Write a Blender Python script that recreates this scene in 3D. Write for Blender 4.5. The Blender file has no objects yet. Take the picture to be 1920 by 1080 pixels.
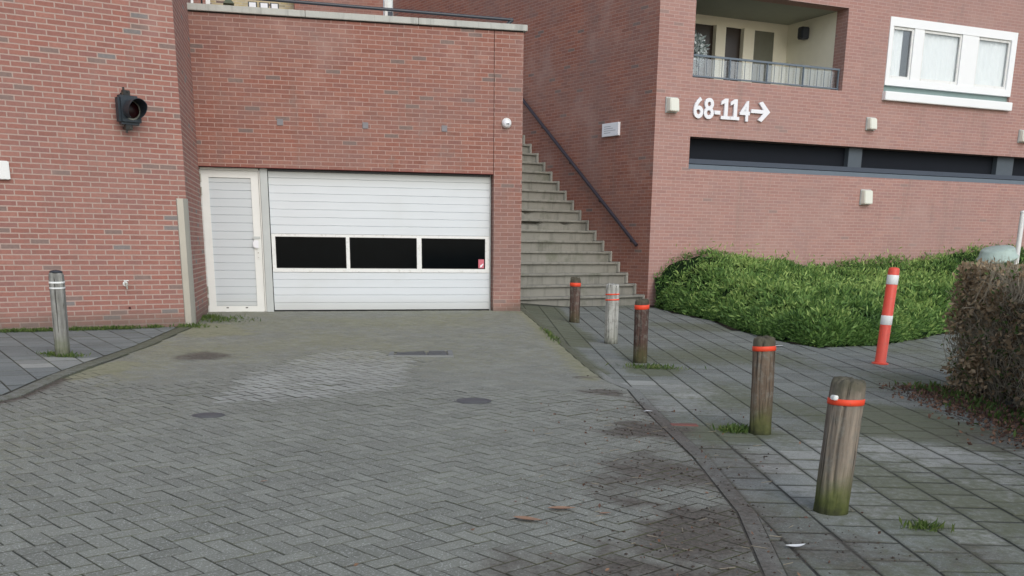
import bpy, bmesh, math, random
import numpy as np
from mathutils import Vector, Matrix
random.seed(7); rng = np.random.default_rng(7)
R_ = math.radians
sc = bpy.context.scene

# ------------------------------------------------------------------ camera
cam_d = bpy.data.cameras.new("camera"); cam = bpy.data.objects.new("camera", cam_d)
sc.collection.objects.link(cam); sc.camera = cam
CAM_Z = 1.044
P, RO = R_(15.65), R_(0.62)
fwd = Vector((0, math.cos(P), -math.sin(P))); up0 = Vector((0, math.sin(P), math.cos(P))); rt0 = Vector((1, 0, 0))
rt = rt0*math.cos(RO) + up0*math.sin(RO); up = up0*math.cos(RO) - rt0*math.sin(RO)
m = Matrix((rt, up, -fwd)).transposed().to_4x4(); m.translation = Vector((0, 0, CAM_Z)); cam.matrix_world = m
cam_d.sensor_width = 36; cam_d.lens = 36.45; cam_d.shift_y = 0.2427
cam_d.clip_start = 0.05; cam_d.clip_end = 500
sc.render.resolution_x = 1024; sc.render.resolution_y = 576

# ------------------------------------------------------------------ world + sun
w = bpy.data.worlds.new("World"); sc.world = w; w.use_nodes = True
nt = w.node_tree; nt.nodes.clear()
sky = nt.nodes.new("ShaderNodeTexSky"); sky.sky_type = 'NISHITA'; sky.sun_disc = False
SUN_EL, SUN_AZ = R_(34), R_(158)
sky.sun_elevation = SUN_EL; sky.sun_rotation = SUN_AZ; sky.air_density = 1.0; sky.dust_density = 1.5; sky.ozone_density = 1.0
hs = nt.nodes.new("ShaderNodeHueSaturation"); hs.inputs['Saturation'].default_value = 0.60
bg = nt.nodes.new("ShaderNodeBackground"); bg.inputs['Strength'].default_value = 0.14
wo = nt.nodes.new("ShaderNodeOutputWorld")
nt.links.new(sky.outputs[0], hs.inputs['Color']); nt.links.new(hs.outputs[0], bg.inputs['Color']); nt.links.new(bg.outputs[0], wo.inputs['Surface'])
sd = bpy.data.lights.new("sun", 'SUN'); sd.energy = 0.5; sd.angle = R_(40); sd.color = (1, .975, .94)
so = bpy.data.objects.new("sun", sd); sc.collection.objects.link(so)
dirv = Vector((math.sin(SUN_AZ)*math.cos(SUN_EL), math.cos(SUN_AZ)*math.cos(SUN_EL), math.sin(SUN_EL)))
so.rotation_euler = dirv.to_track_quat('Z', 'Y').to_euler(); so.location = dirv*40
sc.view_settings.view_transform = 'Standard'; sc.view_settings.look = 'None'
sc.view_settings.exposure = 0.53; sc.view_settings.gamma = 1; sc.view_settings.use_curve_mapping = False
sc.render.engine = 'CYCLES'

# ------------------------------------------------------------------ small value noise for fields
_g = rng.random((256, 256))
def vnoise(x, y):
    x = np.asarray(x, float); y = np.asarray(y, float)
    xi = np.floor(x).astype(int); yi = np.floor(y).astype(int); fx = x-xi; fy = y-yi
    fx = fx*fx*(3-2*fx); fy = fy*fy*(3-2*fy)
    a = _g[xi & 255, yi & 255]; b = _g[(xi+1) & 255, yi & 255]; c = _g[xi & 255, (yi+1) & 255]; d = _g[(xi+1) & 255, (yi+1) & 255]
    return (a*(1-fx)+b*fx)*(1-fy)+(c*(1-fx)+d*fx)*fy
def fbm(x, y, o=4):
    s = 0; a = .5; t = 0
    for k in range(o):
        s = s+a*vnoise(x*2**k+17*k, y*2**k+31*k); t += a; a *= .5
    return s/t
def sstep(a, b, x):
    t = np.clip((np.asarray(x, float)-a)/(b-a), 0, 1); return t*t*(3-2*t)
def gz(x, y):
    x = np.asarray(x, float); y = np.asarray(y, float)
    c = .09*sstep(11, 17, y)*np.clip((x+4.7)/4.7, 0, 1)*np.clip(1.0-x, 0, 1)
    return -.444-.024*x+.02*y+c
def gzf(x, y): return float(gz(x, y))
def ell(x, y, cx, cy, rx, ry, ang=0, soft=.35, amp=.5, sc_=2.5):
    a = R_(ang); u = (x-cx)*math.cos(a)+(y-cy)*math.sin(a); v = -(x-cx)*math.sin(a)+(y-cy)*math.cos(a)
    d = np.sqrt((u/rx)**2+(v/ry)**2)+(fbm(x*sc_, y*sc_)-.5)*amp*2
    return 1-sstep(1-soft, 1+soft, d)
def inpoly(px, py, poly):
    px = np.asarray(px); py = np.asarray(py); c = np.zeros(px.shape, bool); n = len(poly)
    for i in range(n):
        x1, y1 = poly[i]; x2, y2 = poly[(i+1) % n]
        if y1 == y2: continue
        t = ((y1 > py) != (y2 > py)) & (px < (x2-x1)*(py-y1)/(y2-y1)+x1); c ^= t
    return c

# ------------------------------------------------------------------ scene bookkeeping
def link(o): sc.collection.objects.link(o); return o
def tag(o, label=None, cat=None, group=None, kind=None):
    if label: o['label'] = label
    if cat: o['category'] = cat
    if group: o['group'] = group
    if kind: o['kind'] = kind
    return o
def empty(name, loc=(0, 0, 0), yaw=0, label=None, cat=None, group=None):
    o = bpy.data.objects.new(name, None); o.empty_display_size = .2; link(o)
    o.location = loc; o.rotation_euler = (0, 0, yaw); return tag(o, label, cat, group)
class MB:
    """collects faces and builds ONE mesh object"""
    def __init__(s): s.v = []; s.f = []
    def add(s, vs, fs):
        b = len(s.v); s.v += [tuple(map(float, p)) for p in vs]; s.f += [tuple(i+b for i in f) for f in fs]; return s
    def box(s, x0, x1, y0, y1, z0, z1):
        return s.add([(x0, y0, z0), (x1, y0, z0), (x1, y1, z0), (x0, y1, z0), (x0, y0, z1), (x1, y0, z1), (x1, y1, z1), (x0, y1, z1)],
              [(0, 3, 2, 1), (4, 5, 6, 7), (0, 1, 5, 4), (1, 2, 6, 5), (2, 3, 7, 6), (3, 0, 4, 7)])
    def tube(s, a, b, r, n=12, r2=None, cap=True):
        a = Vector(a); b = Vector(b); d = (b-a).normalized(); u = d.orthogonal().normalized(); v = d.cross(u); r2 = r if r2 is None else r2
        vs = []
        for k in range(n):
            t = 2*math.pi*k/n; q = u*math.cos(t)+v*math.sin(t); vs.append(a+q*r); vs.append(b+q*r2)
        fs = [(2*k, 2*((k+1) % n), 2*((k+1) % n)+1, 2*k+1) for k in range(n)]
        if cap: fs += [tuple(2*k for k in range(n))[::-1], tuple(2*k+1 for k in range(n))]
        return s.add(vs, fs)
    def lathe(s, prof, n=24, c=(0, 0), fn=None, captop=True):
        b = []; vs = []; fs = []
        for r, z in prof:
            for k in range(n):
                t = 2*math.pi*k/n; rr = r if fn is None else r*fn(t, z)
                vs.append((c[0]+rr*math.cos(t), c[1]+rr*math.sin(t), z))
        for i in range(len(prof)-1):
            for k in range(n): fs.append((i*n+k, i*n+(k+1) % n, (i+1)*n+(k+1) % n, (i+1)*n+k))
        fs.append(tuple(range(n))[::-1])
        if captop: fs.append(tuple((len(prof)-1)*n+k for k in range(n)))
        return s.add(vs, fs)
    def prism(s, poly, y0, y1):   # poly in x,z ; extruded along y
        n = len(poly); vs = [(x, y0, z) for x, z in poly]+[(x, y1, z) for x, z in poly]
        fs = [tuple(range(n)), tuple(range(2*n-1, n-1, -1))]+[(k, k+n, (k+1) % n+n, (k+1) % n) for k in range(n)]
        return s.add(vs, fs)
    def build(s, name, mat, parent=None, bevel=0, smooth=False, seg=2, loc=None):
        me = bpy.data.meshes.new(name); me.from_pydata(s.v, [], s.f); me.update()
        bm = bmesh.new(); bm.from_mesh(me); bmesh.ops.recalc_face_normals(bm, faces=bm.faces)
        if bevel:
            bmesh.ops.bevel(bm, geom=[e for e in bm.edges if e.calc_face_angle(0) > .6], offset=bevel, segments=seg, affect='EDGES', clamp_overlap=True)
        bm.to_mesh(me); bm.free()
        if smooth: me.polygons.foreach_set('use_smooth', [True]*len(me.polygons))
        if mat: me.materials.append(mat)
        o = bpy.data.objects.new(name, me); link(o)
        if parent: o.parent = parent
        if loc: o.location = loc
        return o

# ------------------------------------------------------------------ materials
class NT:
    def __init__(s, name):
        s.m = bpy.data.materials.new(name); s.m.use_nodes = True; s.t = s.m.node_tree; s.t.nodes.clear()
        s.out = s.n('ShaderNodeOutputMaterial'); s.p = s.n('ShaderNodeBsdfPrincipled'); s.l(s.p.outputs[0], s.out.inputs[0])
    def n(s, t, **k):
        x = s.t.nodes.new(t)
        for a, b in k.items(): setattr(x, a, b)
        return x
    def l(s, a, b): s.t.links.new(a, b)
    def v(s, sock, val):
        if hasattr(val, 'is_output'): s.l(val, sock)
        else:
            sock.default_value = val
    def math(s, op, a, b=0, c=None, clamp=False):
        x = s.n('ShaderNodeMath', operation=op, use_clamp=clamp); s.v(x.inputs[0], a); s.v(x.inputs[1], b)
        if c is not None: s.v(x.inputs[2], c)
        return x.outputs[0]
    def mix(s, f, a, b, blend='MIX'):
        x = s.n('ShaderNodeMix', data_type='RGBA', blend_type=blend)
        s.v(x.inputs['Factor'], f); s.v(x.inputs['A'], a if hasattr(a, 'is_output') else (*a[:3], 1)); s.v(x.inputs['B'], b if hasattr(b, 'is_output') else (*b[:3], 1))
        return x.outputs['Result']
    def noise(s, vec, scale, detail=4, rough=.55, dist=0):
        x = s.n('ShaderNodeTexNoise'); s.v(x.inputs['Scale'], scale); x.inputs['Detail'].default_value = detail; x.inputs['Roughness'].default_value = rough; x.inputs['Distortion'].default_value = dist
        if vec is not None: s.l(vec, x.inputs['Vector'])
        return x.outputs['Fac']
    def ramp(s, f, stops, interp='LINEAR'):
        x = s.n('ShaderNodeValToRGB'); x.color_ramp.interpolation = interp; e = x.color_ramp.elements
        while len(e) < len(stops): e.new(.5)
        for i, (p, c) in enumerate(stops): e[i].position = p; e[i].color = (*c[:3], 1) if hasattr(c, '__len__') else (c, c, c, 1)
        s.l(f, x.inputs[0]); return x.outputs['Color']
    def rng(s, f, a, b, c=0, d=1, smooth=True):
        x = s.n('ShaderNodeMapRange', interpolation_type='SMOOTHSTEP' if smooth else 'LINEAR'); s.v(x.inputs[0], f)
        for i, q in enumerate((a, b, c, d)): s.v(x.inputs[i+1], q)
        return x.outputs[0]
    def bump(s, h, strength=.3, dist=.01):
        x = s.n('ShaderNodeBump'); x.inputs['Strength'].default_value = strength; x.inputs['Distance'].default_value = dist; s.l(h, x.inputs['Height']); s.l(x.outputs[0], s.p.inputs['Normal'])
    def attr(s, name): x = s.n('ShaderNodeAttribute', attribute_name=name); return x
    def pos(s): return s.n('ShaderNodeNewGeometry').outputs['Position']
    def obj(s): return s.n('ShaderNodeTexCoord').outputs['Object']
    def xyz(s, vec): x = s.n('ShaderNodeSeparateXYZ'); s.l(vec, x.inputs[0]); return x.outputs
    def fin(s, col, rough=.8, spec=.3, metal=0):
        s.v(s.p.inputs['Base Color'], col if hasattr(col, 'is_output') else (*col[:3], 1)); s.v(s.p.inputs['Roughness'], rough); s.p.inputs['Specular IOR Level'].default_value = spec; s.p.inputs['Metallic'].default_value = metal
        return s.m

def M_plain(name, col, rough=.6, spec=.4, metal=0, var=.12, scale=6, dirt=None, dirtz=None, bump=.0, bscale=60):
    t = NT(name); o = t.obj(); n = t.noise(o, scale, 5)
    c = t.mix(n, [q*(1-var) for q in col], [min(1, q*(1+var)) for q in col])
    if dirt:
        n2 = t.noise(o, scale*2.3, 6, .7); c = t.mix(t.rng(n2, .5, .75), c, dirt)
    if bump: t.bump(t.noise(o, bscale, 5), bump, .01)
    return t.fin(c, rough, spec, metal)

BH, BW = .0629, .22
def M_brick(name, cols, mortar, grey=.06, greyc=(.17, .165, .165), mw=.011, soil=.25, dark=1.0, fade=.0, basedirt=True, ztop=None):
    t = NT(name); g = t.n('ShaderNodeNewGeometry'); pos = g.outputs['Position']
    N = t.xyz(g.outputs['True Normal']); Px = t.xyz(pos)
    nz = t.math('ABSOLUTE', N[2]); flat = t.math('GREATER_THAN', nz, .6)
    u = t.math('ADD', t.math('MULTIPLY', t.math('MULTIPLY', N[1], -1), Px[0]), t.math('MULTIPLY', N[0], Px[1]))
    u = t.math('ADD', t.math('MULTIPLY', t.math('SUBTRACT', 1, flat), u), t.math('MULTIPLY', flat, Px[0]))
    v = t.math('ADD', t.math('MULTIPLY', t.math('SUBTRACT', 1, flat), Px[2]), t.math('MULTIPLY', flat, Px[1]))
    wob = t.noise(pos, 9, 3)
    vv = t.math('DIVIDE', t.math('ADD', v, t.math('MULTIPLY', t.math('SUBTRACT', wob, .5), .006)), BH)
    row = t.math('FLOOR', vv)
    wr = t.n('ShaderNodeTexWhiteNoise', noise_dimensions='1D'); t.l(row, wr.inputs['W'])
    off = t.math('ADD', t.math('MULTIPLY', t.math('FLOORED_MODULO', row, 2), .5), t.math('MULTIPLY', wr.outputs['Value'], .10))
    uu = t.math('ADD', t.math('DIVIDE', u, BW), off)
    col = t.math('FLOOR', uu); fx = t.math('FRACT', uu); fy = t.math('FRACT', vv)
    dx = t.math('MULTIPLY', t.math('MINIMUM', fx, t.math('SUBTRACT', 1, fx)), BW)
    dy = t.math('MULTIPLY', t.math('MINIMUM', fy, t.math('SUBTRACT', 1, fy)), BH)
    d = t.math('MINIMUM', dx, dy)
    d = t.math('ADD', d, t.math('MULTIPLY', t.math('SUBTRACT', t.noise(pos, 70, 3), .5), .005))
    mask = t.rng(d, mw*.5-.0015, mw*.5+.0025)        # 1 = brick
    cv = t.n('ShaderNodeCombineXYZ'); t.l(col, cv.inputs[0]); t.l(row, cv.inputs[1])
    wn = t.n('ShaderNodeTexWhiteNoise', noise_dimensions='3D'); t.l(cv.outputs[0], wn.inputs['Vector'])
    k = len(cols); stops = [(i/(k-1), c) for i, c in enumerate(cols)]
    bc = t.ramp(wn.outputs['Value'], stops)
    wc = t.xyz(wn.outputs['Color'])
    bc = t.mix(t.math('LESS_THAN', wc[1], grey), bc, greyc)
    bc = t.mix(t.math('LESS_THAN', wc[2], grey*1.6), bc, (.22, .16, .14))
    bc = t.mix(t.rng(t.noise(pos, 28, 5, .7), .35, .7, 0, .35), bc, t.mix(1, bc, (.55, .5, .5), 'MULTIPLY'))
    mc = t.mix(t.noise(pos, 14, 5), [q*.85 for q in mortar], mortar)
    c = t.mix(mask, mc, bc)
    big = t.rng(t.noise(pos, .55, 6, .62), .42, .68, 0, soil)
    c = t.mix(big, c, (.25, .185, .17))
    big2 = t.rng(t.noise(pos, 1.7, 6, .7, .6), .56, .75, 0, soil)
    c = t.mix(big2, c, (.19, .17, .155))
    if basedirt:
        zb = t.math('SUBTRACT', Px[2], t.math('MULTIPLY', t.noise(pos, 3, 4), .25))
        c = t.mix(t.rng(zb, -.15, .12, .75, 0), c, (.13, .11, .09))
    if fade: c = t.mix(fade, c, (.47, .315, .285))
    mp = t.n('ShaderNodeMapping'); mp.inputs['Scale'].default_value = (3.2, 3.2, .35); t.l(pos, mp.inputs['Vector'])
    c = t.mix(t.rng(t.noise(mp.outputs[0], 1, 6, .7), .52, .8, 0, .45), c, (.20, .165, .145))
    c = t.mix(t.rng(t.noise(pos, .9, 5, .6), .52, .72, 0, .30), c, (.48, .34, .295))
    if dark != 1: c = t.mix(1, c, (dark, dark, dark), 'MULTIPLY')
    h = t.math('ADD', mask, t.math('MULTIPLY', t.noise(pos, 90, 4), .35))
    t.bump(h, .45, .004)
    return t.fin(c, .86, .2)
RED = [(.262, .106, .082), (.315, .120, .090), (.335, .140, .106), (.285, .116, .092), (.36, .153, .115), (.30, .130, .104), (.268, .114, .096)]
M_brickL = M_brick('brick_left', [(a*1.04, b*1.12, c*1.14) for a, b, c in RED], (.45, .34, .29), .022, (.20, .195, .19), .0140, .22, fade=.08, basedirt=True)
M_brickG = M_brick('brick_garage', [(a*.97, b*1.10, c*1.10) for a, b, c in RED], (.44, .295, .25), .012, (.205, .15, .135), .0105, .42, basedirt=True)
M_brickS = M_brick('brick_stair', [(a*1.08, b*1.14, c*1.08) for a, b, c in RED], (.44, .28, .23), .006, (.205, .15, .135), .009, .45, basedirt=False)
M_brickR = M_brick('brick_flat', [(a*1.12, b*1.36, c*1.42) for a, b, c in RED], (.50, .36, .32), .003, (.22, .16, .14), .010, .34, fade=.38, basedirt=False)
M_brickY = M_brick('brick_yellow', [(.5, .42, .24), (.56, .47, .27), (.6, .5, .32), (.46, .4, .25)], (.55, .5, .4), .05, (.4, .36, .25), .012, .1, basedirt=False)

def M_concrete(name, col, streak=True, moss=.0, bump=.35, rough=.88):
    t = NT(name); o = t.obj(); p = t.pos()
    c = t.mix(t.noise(p, 3.2, 6, .65), [q*.72 for q in col], [q*1.15 for q in col])
    if streak:
        mp = t.n('ShaderNodeMapping'); mp.inputs['Scale'].default_value = (9, 9, 1.0); t.l(p, mp.inputs['Vector'])
        c = t.mix(t.rng(t.noise(mp.outputs[0], 1, 5, .6), .48, .7, 0, .55), c, [q*.5 for q in col])
    if moss: c = t.mix(t.rng(t.noise(p, 2.1, 6, .7), .5, .72, 0, moss), c, (.085, .10, .05))
    c = t.mix(t.rng(t.noise(p, 160, 3), .55, .75, 0, .3), c, [q*.6 for q in col])
    t.bump(t.noise(p, 45, 6, .7), bump, .01)
    return t.fin(c, rough, .25)
M_coping = M_concrete('coping_concrete', (.52, .53, .49))
M_step = M_concrete('step_concrete', (.275, .27, .235), moss=.45)
M_stepcap = M_concrete('step_cap', (.40, .395, .35), moss=.1)
M_white = M_plain('white_metal', (.76, .77, .75), .4, .5, var=.05, dirt=(.55, .55, .5))
M_winw = M_plain('window_white', (.86, .88, .88), .4, .5, var=.02)
M_whitec = M_plain('cream_metal', (.76, .775, .745), .4, .5, var=.06)
M_jamb = M_plain('grey_jamb', (.50, .53, .52), .5, .4, var=.1)
M_lampm = M_plain('cream_plastic', (.72, .73, .64), .45, .5, var=.06)
M_dark = M_plain('dark_metal', (.028, .034, .045), .4, .5, var=.2)
M_rail = M_plain('handrail_paint', (.035, .028, .038), .45, .5, var=.25)
M_steel = M_plain('worn_steel', (.37, .355, .31), .42, .5, metal=.55, var=.14, scale=2)
M_greyplate = M_plain('grey_plate', (.22, .21, .22), .6, .3)
M_black = M_plain('black_void', (.006, .006, .006), .9, .1)
M_rub = M_plain('rubber', (.02, .02, .02), .7, .2)
M_letter = M_plain('white_paint', (.82, .83, .86), .45, .4, var=.02)
M_cream = M_plain('cream_render', (.80, .77, .64), .8, .2, var=.06)
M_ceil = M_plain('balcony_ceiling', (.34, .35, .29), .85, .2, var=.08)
M_bluegrey = M_plain('bluegrey_frame', (.13, .165, .20), .5, .4, var=.1)
M_navy = M_plain('navy_frame', (.055, .07, .095), .5, .4, var=.1)
M_curtain = M_plain('net_curtain', (.86, .91, .90), .8, .1, var=.04)
M_red = M_plain('orange_band', (.80, .075, .03), .5, .3, var=.10, scale=25, dirt=(.55, .09, .05))
M_wband = M_plain('white_band', (.78, .8, .78), .45, .4, var=.05)
M_lintel = M_plain('lintel_red', (.22, .06, .05), .6, .3, var=.15)
M_pink = M_plain('pink_sticker', (.62, .16, .2), .5, .3, var=.05)
M_pale = M_plain('pale_turquoise', (.40, .50, .45), .6, .3, var=.25, scale=5, dirt=(.22, .27, .2))
def M_glass(name, tint=(.9, .95, .95), rough=.03, alpha=.12, base=(.02, .025, .03)):
    t = NT(name); t.t.nodes.remove(t.p)
    tr = t.n('ShaderNodeBsdfTransparent'); tr.inputs[0].default_value = (*tint, 1)
    gl = t.n('ShaderNodeBsdfGlossy'); gl.inputs['Roughness'].default_value = rough
    fr = t.n('ShaderNodeLayerWeight'); fr.inputs['Blend'].default_value = .5
    f5 = t.math('ADD', t.math('MULTIPLY', t.math('POWER', fr.outputs['Facing'], 5), .9), .04)
    mx = t.n('ShaderNodeMixShader'); t.l(t.math('ADD', f5, alpha-.04, clamp=True), mx.inputs[0]); t.l(tr.outputs[0], mx.inputs[1]); t.l(gl.outputs[0], mx.inputs[2]); t.l(mx.outputs[0], t.out.inputs[0])
    return t.m
M_pane = M_glass('window_glass', (1, 1, 1), alpha=.12)
M_gpane = M_plain('door_glass', (.0025, .004, .005), .1, .03, var=.3)
M_balg = M_glass('balcony_glass', (.92, .94, .95), alpha=.16, rough=.25)

def M_slats(name, col):
    t = NT(name); o = t.obj()
    mp = t.n('ShaderNodeMapping'); mp.inputs['Scale'].default_value = (1.5, 1, 14); t.l(o, mp.inputs['Vector'])
    c = t.mix(t.noise(mp.outputs[0], 1.2, 5), [q*.93 for q in col], [min(1, q*1.03) for q in col])
    c = t.mix(t.rng(t.noise(o, 1.1, 5, .6), .5, .8, 0, .3), c, (.55, .57, .55))
    z = t.xyz(o)[2]
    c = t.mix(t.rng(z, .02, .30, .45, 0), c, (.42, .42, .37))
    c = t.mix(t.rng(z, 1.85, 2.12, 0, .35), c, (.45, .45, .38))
    t.bump(t.noise(o, 180, 2), .05, .002)
    return t.fin(c, .42, .4)
M_slat = M_slats('door_slats', (.66, .70, .725)); M_slatp = M_slats('side_door_slats', (.58, .625, .65))

# ground materials (attributes: tone, dirt, moss, pale are baked per vertex from real positions)
def M_paver(name, base, var, speck=.5, mossc=(.115, .125, .075)):
    t = NT(name); p = t.pos()
    tone = t.attr('tone').outputs['Fac']; dirt = t.attr('dirt').outputs['Fac']; moss = t.attr('moss').outputs['Fac']; pale = t.attr('pale').outputs['Fac']
    c = t.mix(tone, [q*(1-var) for q in base], [q*(1+var) for q in base])
    c = t.mix(t.math('MULTIPLY', pale, .9), c, (.40, .41, .38))
    c = t.mix(t.rng(t.noise(p, 1.3, 6, .6), .4, .7, 0, .35), c, [q*.72 for q in base])
    edge = t.attr('edge').outputs['Fac']
    n1 = t.noise(p, 85, 5, .8)
    c = t.mix(t.rng(n1, .545, .61, 0, speck), c, (.50, .52, .49))
    c = t.mix(t.rng(t.noise(p, 130, 3), .30, .44, .45, 0), c, [q*.45 for q in base])
    mn = t.math('ADD', moss, t.math('MULTIPLY', t.math('SUBTRACT', t.noise(p, 16, 5, .75), .5), .9))
    c = t.mix(t.rng(mn, .38, .72, 0, .85), c, t.mix(t.noise(p, 30, 4), [q*.6 for q in mossc], [q*1.3 for q in mossc]))
    dn = t.math('ADD', t.math('ADD', dirt, t.math('MULTIPLY', t.math('SUBTRACT', t.noise(p, 8, 8, .85, .4), .5), 1.1)), t.math('MULTIPLY', edge, .18))
    c = t.mix(t.rng(dn, .26, .88, 0, .92), c, t.mix(t.rng(t.noise(p, 38, 6, .8), .3, .7), (.040, .033, .027), (.165, .145, .122)))
    c = t.mix(t.math('MULTIPLY', t.math('POWER', edge, 1.3), .85), c, t.mix(t.rng(t.noise(p, 2.2, 4), .4, .65), (.045, .045, .036), (.085, .095, .045)))
    t.bump(t.math('ADD', n1, t.noise(p, 60, 4)), .9, .005)
    return t.fin(c, t.rng(t.noise(p, 5, 3), .3, .7, .72, .9), .28)
M_pav = M_paver('driveway_paver', (.230, .239, .205), .15, .9, (.285, .285, .185))
M_tile = M_paver('pavement_tile', (.190, .208, .188), .15, .6, (.135, .15, .095))
M_tileL = M_paver('left_tile', (.195, .218, .212), .14, .35)
M_joint = M_paver('joint_sand', (.040, .044, .038), .1, .05)
M_fill = M_paver('joint_fill', (.235, .24, .20), .1, .6, (.245, .25, .15))
M_kerb = M_paver('kerb_concrete', (.215, .225, .205), .12, .6)

def M_leaf(name, c1, c2, c3, rough=.55):
    t = NT(name); a = t.attr('tone').outputs['Fac']
    c = t.ramp(a, [(0, c1), (.5, c2), (1, c3)])
    t.p.inputs['Subsurface Weight'].default_value = 0
    tr = t.n('ShaderNodeBsdfTranslucent'); t.l(c, tr.inputs[0]); mx = t.n('ShaderNodeMixShader'); mx.inputs[0].default_value = .25
    t.fin(c, rough, .3); t.l(t.p.outputs[0], mx.inputs[1]); t.l(tr.outputs[0], mx.inputs[2]); t.l(mx.outputs[0], t.out.inputs[0])
    return t.m
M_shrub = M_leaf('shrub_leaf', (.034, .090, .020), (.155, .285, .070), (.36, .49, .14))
M_grass = M_leaf('grass_leaf', (.045, .09, .02), (.09, .15, .035), (.16, .2, .06))
M_beech = M_leaf('dry_beech_leaf', (.14, .10, .06), (.31, .225, .135), (.48, .37, .24), .7)
M_litter = M_leaf('fallen_leaf', (.07, .045, .036), (.14, .08, .06), (.28, .17, .11), .7)
M_twig = M_plain('twig', (.30, .265, .20), .85, .1, var=.3)
M_whitepl = M_leaf('white_flower', (.12, .16, .15), (.38, .44, .43), (.75, .8, .8))
M_soil = M_plain('soil', (.035, .028, .022), .95, .1, var=.3, bump=.5, bscale=30)
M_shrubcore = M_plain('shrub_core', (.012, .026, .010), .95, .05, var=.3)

def M_wood(name, col, moss=.8, darktop=True, white=0, h=.72, seed=0):
    t = NT(name); o = t.obj()
    mp = t.n('ShaderNodeMapping'); mp.inputs['Scale'].default_value = (26, 26, 1.6); mp.inputs['Location'].default_value = (seed, seed*2, 0); t.l(o, mp.inputs['Vector'])
    g1 = t.noise(mp.outputs[0], 1, 6, .7, .3)
    c = t.mix(t.rng(g1, .3, .7), [q*.55 for q in col], [q*1.3 for q in col])
    c = t.mix(t.rng(t.noise(o, 4+seed*.3, 5), .45, .7, 0, .5), c, [q*.6 for q in col])
    c = t.mix(t.rng(t.noise(o, 11, 6, .8), .48, .62, 0, .55), c, t.mix(t.noise(o, 40, 4), (.10, .10, .085), (.30, .29, .25)))
    mp2 = t.n('ShaderNodeMapping'); mp2.inputs['Scale'].default_value = (55, 55, 2.2); mp2.inputs['Location'].default_value = (seed*3, 0, seed); t.l(o, mp2.inputs['Vector'])
    g2 = t.noise(mp2.outputs[0], 1, 3, .6, .5); c = t.mix(t.rng(g2, .58, .66, 0, .75), c, (.03, .026, .022)); g1 = t.math('SUBTRACT', g1, t.rng(g2, .58, .66, 0, .8))
    z = t.xyz(o)[2]
    zn = t.math('ADD', z, t.math('MULTIPLY', t.math('SUBTRACT', t.noise(o, 9, 5), .5), .22))
    if moss: c = t.mix(t.rng(zn, .03, .30, moss, 0), c, t.mix(t.noise(o, 30, 4), (.045, .06, .02), (.12, .14, .04)))
    c = t.mix(t.rng(zn, -.02, .09, .8, 0), c, (.03, .032, .022))
    if darktop: c = t.mix(t.rng(zn, h-.10, h-.01, 0, .8), c, t.mix(t.noise(o, 25, 4), (.05, .05, .038), (.13, .125, .085)))
    t.bump(g1, .6, .006)
    return t.fin(c, .9, .15)

# ------------------------------------------------------------------ frames of the walls (base point, yaw)
YG, YL, YS, YR = R_(14.8), R_(34.7), R_(124.1), R_(25.0)
G0 = Vector((-4.765, 16.452, 0)); L0 = Vector((-4.34, 14.338, 0)); S0 = Vector((2.664, 21.346, 0))
def fr(p0, yaw, s, n=0):      # n = distance in front of the wall, towards the street
    return Vector((p0.x+s*math.cos(yaw)+n*math.sin(yaw), p0.y+s*math.sin(yaw)-n*math.cos(yaw), 0))

def wall_mesh(mb, s0, s1, z0, z1, th, holes=(), y0=0.0):
    """wall in local x (along), z (up); front face at y=y0, back at y0+th; holes = (a,b,c,d)"""
    xs = sorted({s0, s1, *[min(max(h[0], s0), s1) for h in holes], *[min(max(h[1], s0), s1) for h in holes]})
    zs = sorted({z0, z1, *[min(max(h[2], z0), z1) for h in holes], *[min(max(h[3], z0), z1) for h in holes]})
    nx, nz = len(xs)-1, len(zs)-1
    def solid(i, j):
        if i < 0 or j < 0 or i >= nx or j >= nz: return False
        cx, cz = (xs[i]+xs[i+1])/2, (zs[j]+zs[j+1])/2
        return not any(h[0] < cx < h[1] and h[2] < cz < h[3] for h in holes)
    ya, yb = y0, y0+th
    for i in range(nx):
        for j in range(nz):
            if not solid(i, j): continue
            a, b, c, d = xs[i], xs[i+1], zs[j], zs[j+1]
            mb.add([(a, ya, c), (b, ya, c), (b, ya, d), (a, ya, d)], [(0, 1, 2, 3)])
            mb.add([(a, yb, c), (b, yb, c), (b, yb, d), (a, yb, d)], [(3, 2, 1, 0)])
            if not solid(i-1, j): mb.add([(a, ya, c), (a, yb, c), (a, yb, d), (a, ya, d)], [(3, 2, 1, 0)])
            if not solid(i+1, j): mb.add([(b, ya, c), (b, yb, c), (b, yb, d), (b, ya, d)], [(0, 1, 2, 3)])
            if not solid(i, j-1): mb.add([(a, ya, c), (b, ya, c), (b, yb, c), (a, yb, c)], [(3, 2, 1, 0)])
            if not solid(i, j+1): mb.add([(a, ya, d), (b, ya, d), (b, yb, d), (a, yb, d)], [(0, 1, 2, 3)])
    return mb
def build_raw(mb, name, mat, parent=None):   # keep the winding given, weld doubles
    me = bpy.data.meshes.new(name); me.from_pydata(mb.v, [], mb.f)
    bm = bmesh.new(); bm.from_mesh(me); bmesh.ops.remove_doubles(bm, verts=bm.verts, dist=1e-5); bmesh.ops.recalc_face_normals(bm, faces=bm.faces); bm.to_mesh(me); bm.free()
    me.materials.append(mat); o = bpy.data.objects.new(name, me); link(o)
    if parent: o.parent = parent
    return o

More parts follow.
